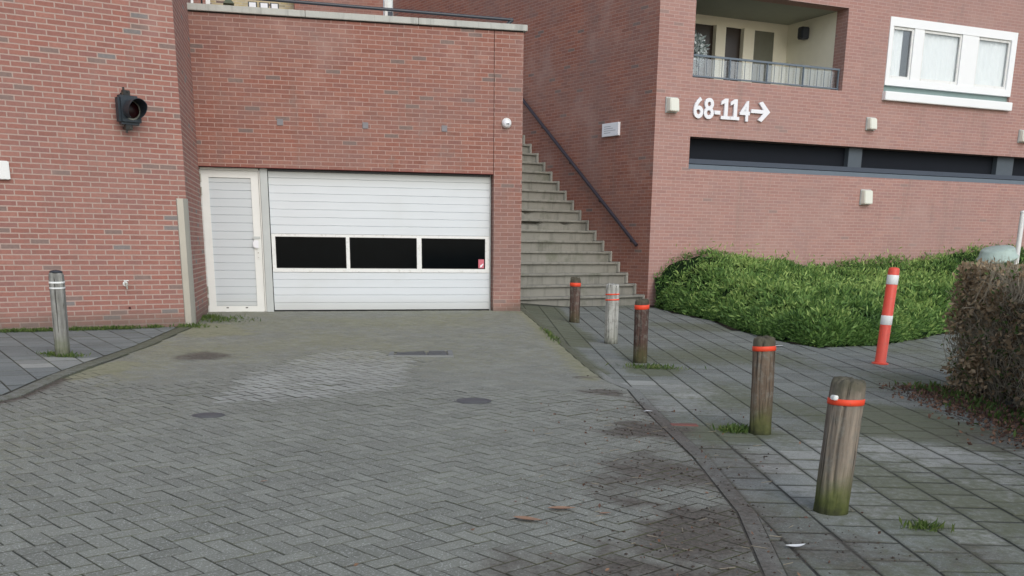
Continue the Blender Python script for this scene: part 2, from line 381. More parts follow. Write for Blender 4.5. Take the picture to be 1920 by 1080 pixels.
# ================================================================== GROUND
def grid_sheet(name, x0, x1, y0, y1, step, dz, mat, fields=None, poly=None, kind='structure'):
    xs = np.arange(x0, x1+step*.5, step); ys = np.arange(y0, y1+step*.5, step)
    X, Y = np.meshgrid(xs, ys, indexing='ij'); Z = gz(X, Y)+dz
    V = np.stack([X.ravel(), Y.ravel(), Z.ravel()], 1); nx, ny = X.shape
    idx = np.arange(nx*ny).reshape(nx, ny)
    F = np.stack([idx[:-1, :-1].ravel(), idx[1:, :-1].ravel(), idx[1:, 1:].ravel(), idx[:-1, 1:].ravel()], 1)
    if poly is not None:
        cx = V[F].mean(1); F = F[inpoly(cx[:, 0], cx[:, 1], poly)]
    me = bpy.data.meshes.new(name); me.from_pydata(V.tolist(), [], F.tolist()); me.update()
    if fields:
        for k, f in fields.items():
            a = me.attributes.new(k, 'FLOAT', 'POINT'); a.data.foreach_set('value', np.clip(f(V[:, 0], V[:, 1]), 0, 1).astype(np.float32))
    me.materials.append(mat); o = link(bpy.data.objects.new(name, me)); o['kind'] = kind; return o

DR = [(.07, 18.3), (.54, 14.05), (.80, 11.44), (.92, 10.5), (1.09, 9.98), (1.11, 9.07), (1.16, 8.08), (1.23, 6.93), (1.24, 5.57), (1.14, 4.48), (1.05, 3.0), (1.0, -2)]
KL = [(-4.30, 14.3), (-4.14, 11.9), (-4.12, 10.6), (-4.10, 9.58), (-3.98, 8.4), (-4.15, 7.6), (-4.6, 6.4), (-5.6, 4.5), (-8, 2)]
def dist_line(x, y, pts):
    d = np.full(np.shape(x), 1e9)
    for (ax, ay), (bx, by) in zip(pts[:-1], pts[1:]):
        l2 = (bx-ax)**2+(by-ay)**2; t = np.clip(((x-ax)*(bx-ax)+(y-ay)*(by-ay))/l2, 0, 1)
        d = np.minimum(d, np.hypot(x-ax-t*(bx-ax), y-ay-t*(by-ay)))
    return d
def f_dirt(x, y):
    a = 1.0*ell(x, y, .92, 7.85, .42, .36, 20, .6, .9, 4); a = np.maximum(a, .75*ell(x, y, .95, 6.5, .5, .8, -8, .8, 1.1, 4)); a = np.maximum(a, .26*ell(x, y, 1.1, 6.2, 1.0, 2.6, 0, .6, .6))
    a = np.maximum(a, .85*ell(x, y, .95, 5.2, .45, .6, 0, .7, 1.1, 4)); a = np.maximum(a, .9*ell(x, y, .6, 4.3, .5, .4, 0, .7, 1.1, 5)); a = np.maximum(a, .75*ell(x, y, .85, 9.75, .25, .22, 0, .4, .5))
    a = np.maximum(a, .6*ell(x, y, .75, 10.7, .2, .15, 0, .4, .5)); a = np.maximum(a, .8*ell(x, y, -3.35, 11.3, .35, .45, 0, .5, .5))
    a = np.maximum(a, .5*ell(x, y, 1.55, 6.9, .5, .5, 0, .6, .8)); a = np.maximum(a, .55*ell(x, y, 1.7, 4.9, .6, .4, 0, .6, .8))
    a = np.maximum(a, .6*ell(x, y, .1, 4.2, .35, .6, 0, .6, .9)); a = np.maximum(a, .95*np.exp(-(dist_line(x, y, [(-4.1, 9.4), (-4.0, 8.4), (-4.2, 7.6), (-5, 6)])/.1)**2))
    a = np.maximum(a, .6*np.exp(-((x-3.9)**2+(y-8.0)**2)/.7)); a = np.maximum(a, (.62+.4*(fbm(x*6, y*3)-.5))*np.exp(-(dist_line(x, y, [(1.13, 9.6), (1.15, 9.0), (1.22, 8.0), (1.29, 6.9), (1.30, 5.5), (1.2, 4.4), (1.1, 3)])/.14)**2))
    a = a+.12*(fbm(x*1.2+9, y*1.2)-.5)
    return a
def f_moss(x, y):
    up_ = sstep(5.5, 12.5, y)*.50*(x < 1.0)*(.6+.8*fbm(x*.9, y*.9))
    a = np.maximum(up_, .80*np.exp(-(dist_line(x, y, [(.1, 18.1), (.5, 14.0), (.78, 11.0), (.8, 10.6)])/.16)**2))
    a = np.maximum(a, .95*ell(x, y, -3.98, 9.9, .20, .8, -4, .4, .5)); a = np.maximum(a, .8*ell(x, y, -4.0, 13.9, .5, 1.0, 20, .5, .5))
    a = np.maximum(a, .55*ell(x, y, -3.7, 10.9, .5, 2.0, 0, .6, .5)); a = np.maximum(a, .7*ell(x, y, 1.5, 11.4, .35, .5, 0, .5, .6))
    a = np.maximum(a, .6*ell(x, y, 3.3, 8.6, .8, 1.0, 0, .6, .7)); a = np.maximum(a, .7*ell(x, y, 1.65, 7.9, .35, .35, 0, .5, .6))
    a = np.maximum(a, .38*sstep(1.0, -3.5, x)*(x < 1)*(.5+fbm(x*.5+5, y*.5)))
    a = np.maximum(a, .40*(x > 1.2)*fbm(x*.7+1, y*.7+6)*1.6)
    a = np.maximum(a, .45*ell(x, y, 2.7, 6.4, .9, 1.2, 0, .6, .8)); a = np.maximum(a, .6*ell(x, y, -4.7, 10.6, .5, .4, 0, .5, .6))
    return a
PATCH = [(-2.5, 8.4), (-2.55, 10.2), (-2.2, 11.9), (-1.7, 12.4), (-1.15, 11.6), (-1.05, 9.6), (-1.5, 9.0)]
def f_pale(x, y):
    return inpoly(np.asarray(x), np.asarray(y), PATCH)*1.0
def f_tone(x, y): return .5+0*x
FL = {'tone': f_tone, 'dirt': f_dirt, 'moss': f_moss, 'pale': lambda x, y: 0*x}
g = grid_sheet('ground', -60, 60, -60, 80, 2.0, -.05, M_joint, FL)
grid_sheet('joint_bed', -9.5, 14, 2.0, 24.5, .09, -.0045, M_joint, {**FL, 'moss': lambda x, y: np.maximum(f_moss(x, y), .2)})

def block_mesh(name, cells, mat, bev=.004, depth=.02, jit=.0006, pale=f_pale, mossk=1.0, dirtk=1.0, clip=None, edgek=None, wide=None):
    """cells = list of (cx, cy, halfL, halfW, yaw); every block has a flat top with a worn chamfer; blocks on the boundary are cut along it"""
    V = []; F = []; T = []; E = []; PX = []
    ccw = None
    if clip is not None:
        ar_ = sum(clip[i][0]*clip[(i+1) % len(clip)][1]-clip[(i+1) % len(clip)][0]*clip[i][1] for i in range(len(clip))); ccw = 1 if ar_ > 0 else -1
        cl = np.array(clip); c2 = np.roll(cl, -1, 0)
    for cx, cy, hx, hy, a in cells:
        ca, sa = math.cos(a), math.sin(a)
        P_ = [(cx+x*ca-y*sa, cy+x*sa+y*ca) for x, y in ((-hx, -hy), (hx, -hy), (hx, hy), (-hx, hy))]
        if clip is not None:
            ins = inpoly(np.array([p[0] for p in P_]), np.array([p[1] for p in P_]), clip)
            if not ins.any(): continue
            if not ins.all():
                dv = c2-cl; l2 = (dv**2).sum(1); t_ = np.clip(((cx-cl[:, 0])*dv[:, 0]+(cy-cl[:, 1])*dv[:, 1])/l2, 0, 1)
                dd_ = np.hypot(cx-cl[:, 0]-t_*dv[:, 0], cy-cl[:, 1]-t_*dv[:, 1]); k = int(np.argmin(dd_))
                ax, ay = cl[k]; bx, by = c2[k]; nx, ny = -(by-ay)*ccw, (bx-ax)*ccw; ln = math.hypot(nx, ny); nx /= ln; ny /= ln
                out = []
                for i in range(len(P_)):
                    p, q = P_[i], P_[(i+1) % len(P_)]; dp = (p[0]-ax)*nx+(p[1]-ay)*ny-.004; dq = (q[0]-ax)*nx+(q[1]-ay)*ny-.004
                    if dp >= 0: out.append(p)
                    if dp*dq < 0: t2 = dp/(dp-dq); out.append((p[0]+(q[0]-p[0])*t2, p[1]+(q[1]-p[1])*t2))
                P_ = out
                if len(P_) < 3: continue
                if abs(sum(P_[i][0]*P_[(i+1) % len(P_)][1]-P_[(i+1) % len(P_)][0]*P_[i][1] for i in range(len(P_)))) < 8e-4: continue
        mx = sum(p[0] for p in P_)/len(P_); my = sum(p[1] for p in P_)/len(P_); n = len(P_); b0 = len(V)
        jz = rng.normal(0, jit); tx, ty = rng.normal(0, .003, 2)*min(1, jit/.0015)
        tone = rng.random(); e_ = 1 if edgek is None else edgek(mx, my)
        for ring in range(3):
            for (x, y) in P_:
                if ring == 0:
                    d = math.hypot(mx-x, my-y)+1e-9; bb_ = bev if wide is None else bev+wide(mx, my); k = min(.5, bb_*1.5/d); x += (mx-x)*k; y += (my-y)*k
                V.append((x, y, jz+tx*(x-mx)+ty*(y-my)-(0, bev*.35, depth)[ring])); T.append(tone); E.append((0, e_, e_)[ring]); PX.append((mx, my))
        F.append(tuple(range(b0, b0+n)))
        for rr in (0, n):
            for k in range(n): F.append((b0+rr+k, b0+rr+n+k, b0+rr+n+(k+1) % n, b0+rr+(k+1) % n))
    V = np.array(V); V[:, 2] += gz(V[:, 0], V[:, 1]); T = np.array(T); PX = np.array(PX)
    me = bpy.data.meshes.new(name); me.from_pydata(V.tolist(), [], F); me.update()
    for k, f in (('tone', T), ('edge', np.array(E, float)), ('dirt', f_dirt(V[:, 0], V[:, 1])*dirtk), ('moss', f_moss(V[:, 0], V[:, 1])*mossk), ('pale', pale(PX[:, 0], PX[:, 1])*(.4+.6*T))):
        at = me.attributes.new(k, 'FLOAT', 'POINT'); at.data.foreach_set('value', np.clip(f, 0, 1).astype(np.float32))
    me.materials.append(mat); o = link(bpy.data.objects.new(name, me)); o['kind'] = 'structure'; return o

def grow(x, y): return (y > 10.0+1.6*(fbm(x*.9+4, y*.9)-.5)*2) & ~inpoly(np.asarray(x), np.asarray(y), [(-2.75, 7.2), (-2.7, 10.2), (-2.3, 12.1), (-1.65, 12.6), (-1.02, 11.8), (-.9, 9.4), (-1.0, 7.3)])
def joint_open(x, y):
    # how clean and deep the joints are: open near the street and in the re-laid patch, overgrown above
    v = float(.72+.28*sstep(.42, .62, fbm(np.array(x*.55+2), np.array(y*.55))))
    return .30 if bool(grow(np.array(x), np.array(y))) else v
# driveway: herringbone pavers
DRIVE = [(-4.9, 16.6), (-4.32, 14.2)]+KL[1:]+[(-8, -1), (1.0, -1)]+DR[::-1][1:]+[(.2, 17.9)]
PU = .1015; ang = R_(44.5)
cells = []
N_ = 130
for i in range(-N_, N_):
    for j in range(-N_, N_):
        mm = (i+j) % 4
        if mm == 0: cu, cv, yaw = i+1.0, j+.5, 0
        elif mm == 2: cu, cv, yaw = i+.5, j+1.0, math.pi/2
        else: continue
        x = -2+(cu*math.cos(ang)-cv*math.sin(ang))*PU; y = 9+(cu*math.sin(ang)+cv*math.cos(ang))*PU
        if not (-6.5 < x < 1.4 and 2.2 < y < 18.4): continue
        cells.append((x, y, PU-.0036, PU/2-.0036, ang+yaw))
C_ = np.array(cells); keep = ~((C_[:, 0] > -1.42) & (C_[:, 0] < -.66) & (C_[:, 1] > 11.9) & (C_[:, 1] < 12.5))
# joints wider inside the re-laid patch
cells = [tuple(c) for c, k in zip(C_, keep) if k]
cells = [(x, y, hx-(.0025 if inpoly(np.array(x), np.array(y), PATCH) else 0), hy-(.0025 if inpoly(np.array(x), np.array(y), PATCH) else 0), a) for x, y, hx, hy, a in cells]
block_mesh('driveway', cells, M_pav, jit=.0011, clip=DRIVE, edgek=joint_open)

# sand and moss washed flush into the joints of the upper driveway, left out in the re-laid patch
fo = grid_sheet('joint_fill', -5.0, 1.0, 8.5, 18.4, .06, -.0012, M_fill, FL, DRIVE)
bm = bmesh.new(); bm.from_mesh(fo.data); cs_ = np.array([f.calc_center_median()[:2] for f in bm.faces]); gk = grow(cs_[:, 0], cs_[:, 1]); bm.faces.ensure_lookup_table()
bmesh.ops.delete(bm, geom=[bm.faces[i] for i in np.nonzero(~gk)[0]], context='FACES'); bm.to_mesh(fo.data); bm.free()

# left pavement: 30 cm tiles laid along the wall
def tiles(x0, x1, y0, y1, yaw, poly, size=.30, gap=.004, orgx=0, orgy=0, stag=.5):
    out = []; c, s = math.cos(yaw), math.sin(yaw)
    for i in range(-60, 60):
        for j in range(-60, 60):
            u = (i+.5)*size; v = (j+.5+(stag if i % 2 else 0))*size
            x = orgx+u*c-v*s; y = orgy+u*s+v*c
            if x0 < x < x1 and y0 < y < y1: out.append((x, y, size/2-gap, size/2-gap, yaw))
    return out
kl_in = [(-4.52, 14.1), (-4.34, 11.9), (-4.33, 10.6), (-4.30, 9.6), (-4.2, 8.5), (-4.36, 7.7), (-4.8, 6.5), (-5.8, 4.6)]
LP = kl_in+[(-9, 4), (-12, 9), fr(L0, YL, -8).to_2d()[:]]+[fr(L0, YL, -.15).to_2d()[:]]
block_mesh('left_pavement', tiles(-10, -3.9, 4, 15, YL-R_(1.5), LP, orgx=-4.85, orgy=12.4, stag=.5, gap=.005), M_tileL, bev=.006, clip=LP, pale=lambda x, y: (np.hypot(x+4.45, y-10.5) < .45)*1.0+0, jit=.0011, mossk=.7)
# right pavement
PATH = DR[:]+[(6, -2), (12, 2), (14, 10), (9, 20), (7.3, 17.7), (5.14, 14.97), (4.14, 14.4), (3.72, 15.4), (3.45, 18.2), (3.0, 19.6), (2.75, 20.8), (2.4, 21.4), (0, 19.1)]
PIN = [(x+.108, y) for x, y in DR]+PATH[len(DR):]
rc = tiles(-1, 9, 2, 21.5, R_(2.5), PIN, orgx=1.2, orgy=9.1, stag=.5, gap=.007)
block_mesh('right_pavement', rc, M_tile, bev=.009, jit=.0011, clip=PIN, edgek=lambda x, y: .38+.5*float(fbm(np.array(x*2.), np.array(y*2.))), wide=lambda x, y: .022*float(ell(np.array(x), np.array(y), 2.9, 6.4, 1.4, 1.7, 0, .4, .5)), mossk=1.5, dirtk=1.1, pale=lambda x, y: np.clip(1.6*ell(x, y, 2.9, 6.6, 1.1, 1.4, 0, .4, .7)+.9*ell(x, y, 1.45, 9.6, .5, .9, 0, .4, .6), 0, 1))
# kerbs
def kerb(name, pts, w, top):
    cells = []
    for (ax, ay), (bx, by) in zip(pts[:-1], pts[1:]):
        L = math.hypot(bx-ax, by-ay); n = max(1, round(L/.95)); a = math.atan2(by-ay, bx-ax)
        for k in range(n):
            t = (k+.5)/n; cells.append((ax+(bx-ax)*t, ay+(by-ay)*t, L/n/2-.004, w/2, a))
    o = block_mesh(name, cells, M_kerb, bev=.006, depth=.06+top, jit=.001, edgek=lambda x, y: .25, dirtk=1.05 if 'right' in name else .3, mossk=1.3); o.location.z = top; return o
kerb('left_kerb', [((a[0]+b[0])/2, (a[1]+b[1])/2) for a, b in zip(KL[:8], kl_in)], .13, .006)
kerb('right_kerb', [(x+.06, y) for x, y in DR], .10, .002)

# drain covers (things)
def drain():
    t = empty('drain_cover', (-1.05, 12.18, gzf(-1.05, 12.18)+.003), R_(5), 'rectangular ribbed drain cover set in the driveway pavers before the garage door', 'drain cover')
    fb = MB()
    fb.box(-.40, .34, -.32, -.27, -.02, .006).box(-.40, .34, .27, .32, -.02, .006).box(-.40, -.34, -.27, .27, -.02, .006).box(.28, .34, -.27, .27, -.02, .006)
    fb.build('frame', M_kerb0, t, .004)
    for x0, x1 in ((-.33, .03), (.04, .27)):
        b = MB().box(x0, x1, -.26, .26, -.02, -.001)
        for k in range(9): y = -.22+k*.055; b.box(x0+.02, x1-.02, y-.008, y+.008, -.001, .005)
        b.build('grate', M_iron, t, .002)
M_kerb0 = M_concrete('drain_frame', (.24, .25, .24), False); M_iron = M_plain('cast_iron', (.09, .095, .10), .6, .4, var=.3)
drain()
for (x, y, r, lab) in ((-.36, 9.0, .15, 'small round dark cover in the middle of the driveway pavers'), (-2.34, 7.9, .11, 'small round dark cover in the left part of the driveway')):
    t = empty('valve_cover', (x, y, gzf(x, y)), 0, lab, 'valve cover', 'round covers in the driveway')
    MB().lathe([(r*1.12, -.02), (r*1.12, .003), (r, .004), (r, .002)], 28).build('rim', M_iron, t)
    MB().lathe([(r*.93, -.02), (r*.93, .004), (r*.90, .007)], 28).build('lid', M_iron, t)
tag(MB().box(-.11, .11, -.05, .05, -.02, .004).build('clay_brick', M_plain('red_clay', (.22, .10, .085), .85, .2, var=.2, bump=.3), None, .005, loc=(1.36, 8.2, gzf(1.36, 8.2))),
    'single reddish clay brick set in the dirt at the pavement edge', 'brick')

# ================================================================== LEFT BUILDING
lb = empty('brick_building', L0, YL, 'tall red brick building on the left with pale mortar, its corner beside the garage', 'building')
a_ret = math.atan2(G0.y-L0.y, G0.x-L0.x)-YL
rx, ry = math.cos(a_ret), math.sin(a_ret); LR = (G0-L0).length+.6
w1 = MB(); zt, zb_ = 8.5, -.35
pts = [(-9, 0), (0, 0), (rx*LR, ry*LR), (rx*LR-6, ry*LR+3), (-9, 6)]
n = len(pts); w1.add([(x, y, zb_) for x, y in pts]+[(x, y, zt) for x, y in pts], [tuple(range(n))[::-1], tuple(range(n, 2*n))]+[(k, (k+1) % n, (k+1) % n+n, k+n) for k in range(n)])
build_raw(w1, 'wall', M_brickL, lb)

def put(p0, yaw, s, z, n=0):    # world point of a wall-mounted thing
    q = fr(p0, yaw, s, n); q.z = z; return q
# corner guard
cg = empty('corner_guard', fr(L0, YL, 0, 0)+Vector((0, 0, -.06)), YL, 'tall brushed steel corner guard on the left building edge beside the white door', 'corner guard')
b = MB(); pl = [(-.135, -.003), (-.128, -.012), (-.052, -.026), (.002, -.010), (.006, -.002)]
b.add([(x, y, 0) for x, y in pl]+[(x, y, 1.66) for x, y in pl], [(0, 1, 2, 3, 4), (9, 8, 7, 6, 5)]+[(k, (k+1) % 5, (k+1) % 5+5, k+5) for k in range(5)]); b.build('plate', M_steel, cg)
b = MB(); px_, py_ = rx*.1, ry*.1
b.add([(.004, -.008, 0), (.004+px_, -.008+py_, 0), (.010+px_, -.006+py_, 0), (.010, -.006, 0), (.004, -.008, 1.66), (.004+px_, -.008+py_, 1.66), (.010+px_, -.006+py_, 1.66), (.010, -.006, 1.66)], [(0, 1, 2, 3), (4, 5, 6, 7), (0, 1, 5, 4), (1, 2, 6, 5), (2, 3, 7, 6), (3, 0, 4, 7)])
b.build('flange', M_steel, cg)

# traffic light
tl = empty('traffic_light', put(L0, YL, -.70, 2.62, 0), YL+R_(9), 'single lamp black traffic light with dark red lens and round visor on the left wall', 'traffic light')
M_tl = M_plain('traffic_housing', (.018, .028, .038), .45, .5, var=.35, dirt=(.05, .06, .06))
MB().box(-.155, .135, -.20, -.07, -.17, .17).build('housing', M_tl, tl, .03, seg=4)
lens = MB()
prof = [(.098*math.cos(k*math.pi/12), -.205-.03*math.sin(k*math.pi/12)) for k in range(7)]
vs = []; fs = []; nn = 28
for i, (r, y) in enumerate(prof):
    for k in range(nn): t_ = 2*math.pi*k/nn; vs.append((r*math.cos(t_), y, r*math.sin(t_)))
for i in range(len(prof)-1):
    for k in range(nn): fs.append((i*nn+k, i*nn+(k+1) % nn, (i+1)*nn+(k+1) % nn, (i+1)*nn+k))
lens.add(vs, fs).build('lens', M_plain('red_lens', (.016, .002, .003), .3, .2), tl, smooth=True)
vis = MB(); vs = []; fs = []; seq = [math.radians(a) for a in range(-58, 239, 8)]
for t_ in seq:
    cut = .5+.5*math.sin(t_); ln = .10+.13*max(0, min(1, cut*1.4))
    for r in (.112, .118): vs.append((r*math.cos(t_), -.195, r*math.sin(t_))); vs.append((r*1.0*math.cos(t_), -.195-ln, r*math.sin(t_)))
for k in range(len(seq)-1):
    a, c = 4*k, 4*k+4
    fs += [(a, a+1, c+1, c), (a+2, c+2, c+3, a+3), (a+1, a+3, c+3, c+1)]
fs += [(0, 2, 3, 1), (4*len(seq)-4, 4*len(seq)-3, 4*len(seq)-1, 4*len(seq)-2)]
vis.add(vs, fs).build('visor', M_tl, tl, smooth=False)
rim = MB(); vs = []; fs = []
for k in range(32):
    t_ = 2*math.pi*k/32
    for r, y in ((.118, -.197), (.118, -.208), (.100, -.208), (.100, -.197)): vs.append((r*math.cos(t_), y, r*math.sin(t_)))
for k in range(32):
    for q in range(4): a = 4*k+q; b2 = 4*k+(q+1) % 4; c = 4*((k+1) % 32)+(q+1) % 4; d = 4*((k+1) % 32)+q; fs.append((a, b2, c, d))
rim.add(vs, fs).build('lens_ring', M_plain('ring', (.16, .17, .15), .5, .4), tl)
M_clamp = M_plain('clamp', (.03, .03, .028), .5, .4, var=.4, dirt=(.25, .22, .14))
for z_, s_ in ((.20, 1), (-.20, -1)):
    b = MB().box(-.07, .02, -.16, -.10, z_-.03, z_+.03).tube((-.03, -.13, z_), (-.03, 0, z_), .016, 10).tube((-.05, -.13, z_-.02*s_), (-.05, -.13, z_+.065*s_), .015, 10).tube((-.015, -.17, z_+.01*s_), (-.015, -.09, z_+.01*s_), .012, 8)
    b.build('bracket', M_clamp, tl, .004)

# outdoor tap
tp = empty('water_tap', put(L0, YL, -.875, .52, 0), YL, 'small white and grey outdoor tap low on the left brick wall', 'tap')
MB().lathe([(.030, 0), (.033, .004), (.033, .012), (.012, .02)], 20).build('wall_plate', M_white, tp, smooth=False).rotation_euler = (R_(90), 0, 0)
MB().tube((0, -.01, 0), (0, -.07, 0), .013, 12).tube((0, -.065, .01), (0, -.075, -.065), .013, 12, .010).build('spout', M_steel, tp)
MB().tube((0, -.055, .012), (0, -.055, .035), .007, 8).box(-.032, .032, -.067, -.043, .035, .047).build('handle', M_white, tp, .004)
tag(MB().box(-.12, .0, -.05, 0, -.105, .105).build('wall_box', M_white, None, .006, loc=put(L0, YL, -2.115, 1.853)), 'flat white box at the left edge of the left brick wall', 'junction box').rotation_euler = (0, 0, YL)
bpy.data.objects['wall_box'].scale = (2.2, 1, 1)
tag(MB().tube((0, 0, 0), (0, -.02, 0), .014, 10).build('bolt_cap', M_plain('dark_red_cap', (.06, .012, .012), .5, .4), None, loc=put(L0, YL, -.846, .215)), 'tiny dark red bolt cap in the brick wall under the tap', 'bolt cap').rotation_euler = (0, 0, YL)

# ================================================================== GARAGE BUILDING
gb = empty('garage_building', G0, YG, 'low red brick garage front with concrete coping, wide white sectional door and narrow side door', 'building')
w2 = MB(); wall_mesh(w2, -.30, 4.553, -.35, 4.26, .28, [(-.02, 4.56, -.5, 2.15)])
wall_mesh(w2, 4.563, 5.03, -.35, 4.26, .28)
build_raw(w2, 'wall', M_brickG, gb)
MB().box(4.545, 4.571, .02, .04, 2.15, 4.26).build('joint_strip', M_plain('sealant', (.10, .06, .05), .8, .1), gb)
b = MB()      # return wall of the garage beside the stairs, and back
ang_s = YS-YG
b.box(4.80, 5.027, .285, 1.2, -.35, 4.26); o_ = b.build('side_wall', M_brickG, gb)
MB().box(-.016, 4.557, -.003, .27, 2.150, 2.158).build('lintel', M_lintel, gb)
for a, c in ((-.06, 1.664), (1.67, 3.359), (3.365, 5.08)):
    MB().box(a, c, -.05, .33, 4.275, 4.365).build('coping', M_coping, gb, .006)
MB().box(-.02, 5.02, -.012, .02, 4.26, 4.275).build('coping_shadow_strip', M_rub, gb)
# dark interior box behind the doors
b = MB(); b.box(-.25, -.02, .30, 4.0, -.3, 2.6).box(4.565, 4.79, .30, 4.0, -.3, 2.6).box(-.25, 4.79, 4.0, 4.2, -.3, 2.6).box(-.25, 4.79, .29, 4.2, 2.6, 2.8).box(-.25, 4.79, .30, 4.0, -.32, -.28)
b.build('interior', M_plain('garage_inside', (.012, .011, .008), .9, .1), gb)
MB().box(-.25, 4.79, .285, 9, 3.25, 3.40).build('terrace_slab', M_coping, gb)

# garage door
GD = .15
def slatted(mb, s0, s1, zs, yf, th=.03, groove=.010, gd=.010):
    """horizontal slats between successive heights, separated by real V grooves"""
    for a, c in zip(zs[:-1], zs[1:]):
        mb.prism_x = None
        a2, c2 = a+groove/2, c-groove/2
        vs = [(s0, yf, a2), (s1, yf, a2), (s1, yf, c2), (s0, yf, c2), (s0, yf+gd, a), (s1, yf+gd, a), (s1, yf+gd, c), (s0, yf+gd, c)]
        mb.add(vs, [(0, 1, 2, 3), (0, 4, 5, 1), (3, 2, 6, 7), (0, 3, 7, 4), (1, 5, 6, 2)])
    mb.box(s0, s1, yf+gd+.0005, yf+gd+th, zs[0], zs[-1])
dm = MB()
up_z = [1.195, 1.323, 1.442, 1.56, 1.679, 1.796, 1.914, 2.02, 2.115]
lo_z = [.022, .137, .256, .371, .496, .611]
slatted(dm, 1.022, 4.528, lo_z, GD); slatted(dm, 1.022, 4.528, up_z, GD)
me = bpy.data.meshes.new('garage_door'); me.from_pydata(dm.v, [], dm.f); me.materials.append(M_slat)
gd_ = bpy.data.objects.new('garage_door', me); link(gd_); gd_.parent = gb
fb = MB(); y0, y1 = GD-.012, GD+.03
cols_ = [(1.024, 1.082), (2.18, 2.236), (3.318, 3.395), (4.456, 4.526)]
for a, c in cols_: fb.box(a, c, y0, y1, .613, 1.193)
for (a, c) in ((1.082, 2.18), (2.236, 3.318), (3.395, 4.456)):
    fb.box(a, c, y0, y1, .613, .671); fb.box(a, c, y0, y1, 1.151, 1.193)
fb.build('window_frame', M_white, gd_)
for (a, c) in ((1.082, 2.18), (2.236, 3.318), (3.395, 4.456)):
    MB().box(a, c, GD+.008, GD+.014, .671, 1.151).build('pane', M_gpane, gd_)
    sb = MB().box(a, a+.010, GD-.006, GD+.006, .671, 1.151).box(c-.010, c, GD-.006, GD+.006, .671, 1.151).box(a+.010, c-.010, GD-.006, GD+.006, 1.141, 1.151).box(a+.010, c-.010, GD-.006, GD+.006, .671, .681)
    sb.build('gasket', M_rub, gd_)
st = MB().box(4.345, 4.440, GD+.004, GD+.0065, .685, .826).build('sticker', M_pink, gd_)
st['label'] = 'small pink sticker with a white mark in the corner of the right pane'
MB().prism([(4.37, .70), (4.40, .705), (4.425, .74), (4.425, .765), (4.405, .745), (4.38, .735)], GD+.001, GD+.004).build('sticker_mark', M_letter, gd_)
MB().box(1.02, 4.53, GD+.004, GD+.04, -.045, .021).build('rubber_seal', M_rub, gd_)
MB().box(1.015, 4.535, GD-.005, GD+.06, 2.116, 2.149).build('header', M_dark, gb)
MB().box(4.530, 4.556, GD+.02, GD+.08, -.05, 2.149).build('track', M_jamb, gb)
MB().box(.898, 1.008, GD-.06, GD+.06, -.03, 2.148).build('door_jamb', M_jamb, gb, .004)
MB().box(1.008, 1.020, GD+.02, GD+.06, -.03, 2.116).build('jamb_gap', M_black, gb)
# side door
sdm = MB(); pz = [.088, .153, .27, .386, .505, .634, .746, .866, .980, 1.099, 1.218, 1.344, 1.461, 1.579, 1.701, 1.822, 1.933, 2.005]
slatted(sdm, .135, .757, pz, GD+.012)
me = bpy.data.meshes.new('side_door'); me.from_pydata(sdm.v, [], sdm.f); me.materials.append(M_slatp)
sdo = bpy.data.objects.new('side_door', me); link(sdo); sdo.parent = gb
MB().box(.02, .135, GD-.008, GD+.04, -.005, 2.105).box(.757, .872, GD-.008, GD+.04, -.005, 2.105).box(.135, .757, GD-.008, GD+.04, 2.005, 2.105).box(.135, .757, GD-.008, GD+.04, -.005, .088).build('door_frame', M_whitec, sdo)
MB().box(.876, .896, GD-.03, GD+.05, -.01, 2.118).box(-.018, .016, GD-.02, GD+.05, -.01, 2.118).box(.016, .876, GD-.02, GD+.05, 2.109, 2.146).build('outer_frame', M_whitec, sdo)
h = MB().prism([(.742, .985), (.79, .965), (.822, .968), (.826, 1.085), (.775, 1.092), (.745, 1.07), (.735, 1.03)], GD-.05, GD-.010); h.build('lock_cover', M_letter, sdo, .008)
MB().box(.738, .855, GD-.022, GD-.009, 1.108, 1.146).build('latch_plate', M_jamb, sdo, .003)
MB().box(.795, .835, GD-.016, GD-.009, .80, .985).build('lock_plate', M_whitec, sdo, .004)
MB().tube((.812, GD-.008, .90), (.812, GD-.024, .90), .009, 10).build('keyhole', M_steel, sdo); MB().tube((.816, GD-.008, .83), (.816, GD-.02, .83), .006, 8).build('screw', M_steel, sdo)
for z_ in (1.99, 1.80, .33, .16): MB().tube((.018, GD-.03, z_-.06), (.018, GD-.03, z_+.06), .011, 10).build('hinge', M_steel, sdo)
for s_ in (.30, .593): MB().box(s_-.018, s_+.018, GD-.0095, GD-.006, .055, .07).build('drain_slot', M_black, sdo)

# things on the garage wall
for s_, lab in ((1.232, 'left of the three small grey square plates above the doors'), (2.519, 'middle one of the three small grey square plates above the garage door'), (3.756, 'right one of the three small grey square plates, nearest the camera dome')):
    o = tag(MB().box(-.045, .045, -.012, 0, -.045, .045).build('wall_plate', M_greyplate, None, .003, loc=put(G0, YG, s_, 2.81)), lab, 'wall plate', 'small grey plates over the garage door'); o.rotation_euler = (0, 0, YG)
dc = empty('dome_camera', put(G0, YG, 4.76, 2.925), YG, 'round white dome security camera on the brick column right of the garage door', 'security camera')
MB().lathe([(.075, 0), (.078, .01), (.078, .03), (.06, .045)], 28).build('base', M_white, dc, smooth=True).rotation_euler = (R_(90), 0, 0)
vs = []; b = MB(); b.lathe([(.064*math.cos(k*math.pi/16), .04+.064*math.sin(k*math.pi/16)) for k in range(8)], 28)
o = b.build('dome', M_letter, dc, smooth=True); o.rotation_euler = (R_(105), 0, R_(-15))
for dx in (-.012, .012): MB().tube((dx, -.104, -.018), (dx, -.112, -.020), .009, 10).build('lens', M_black, dc)
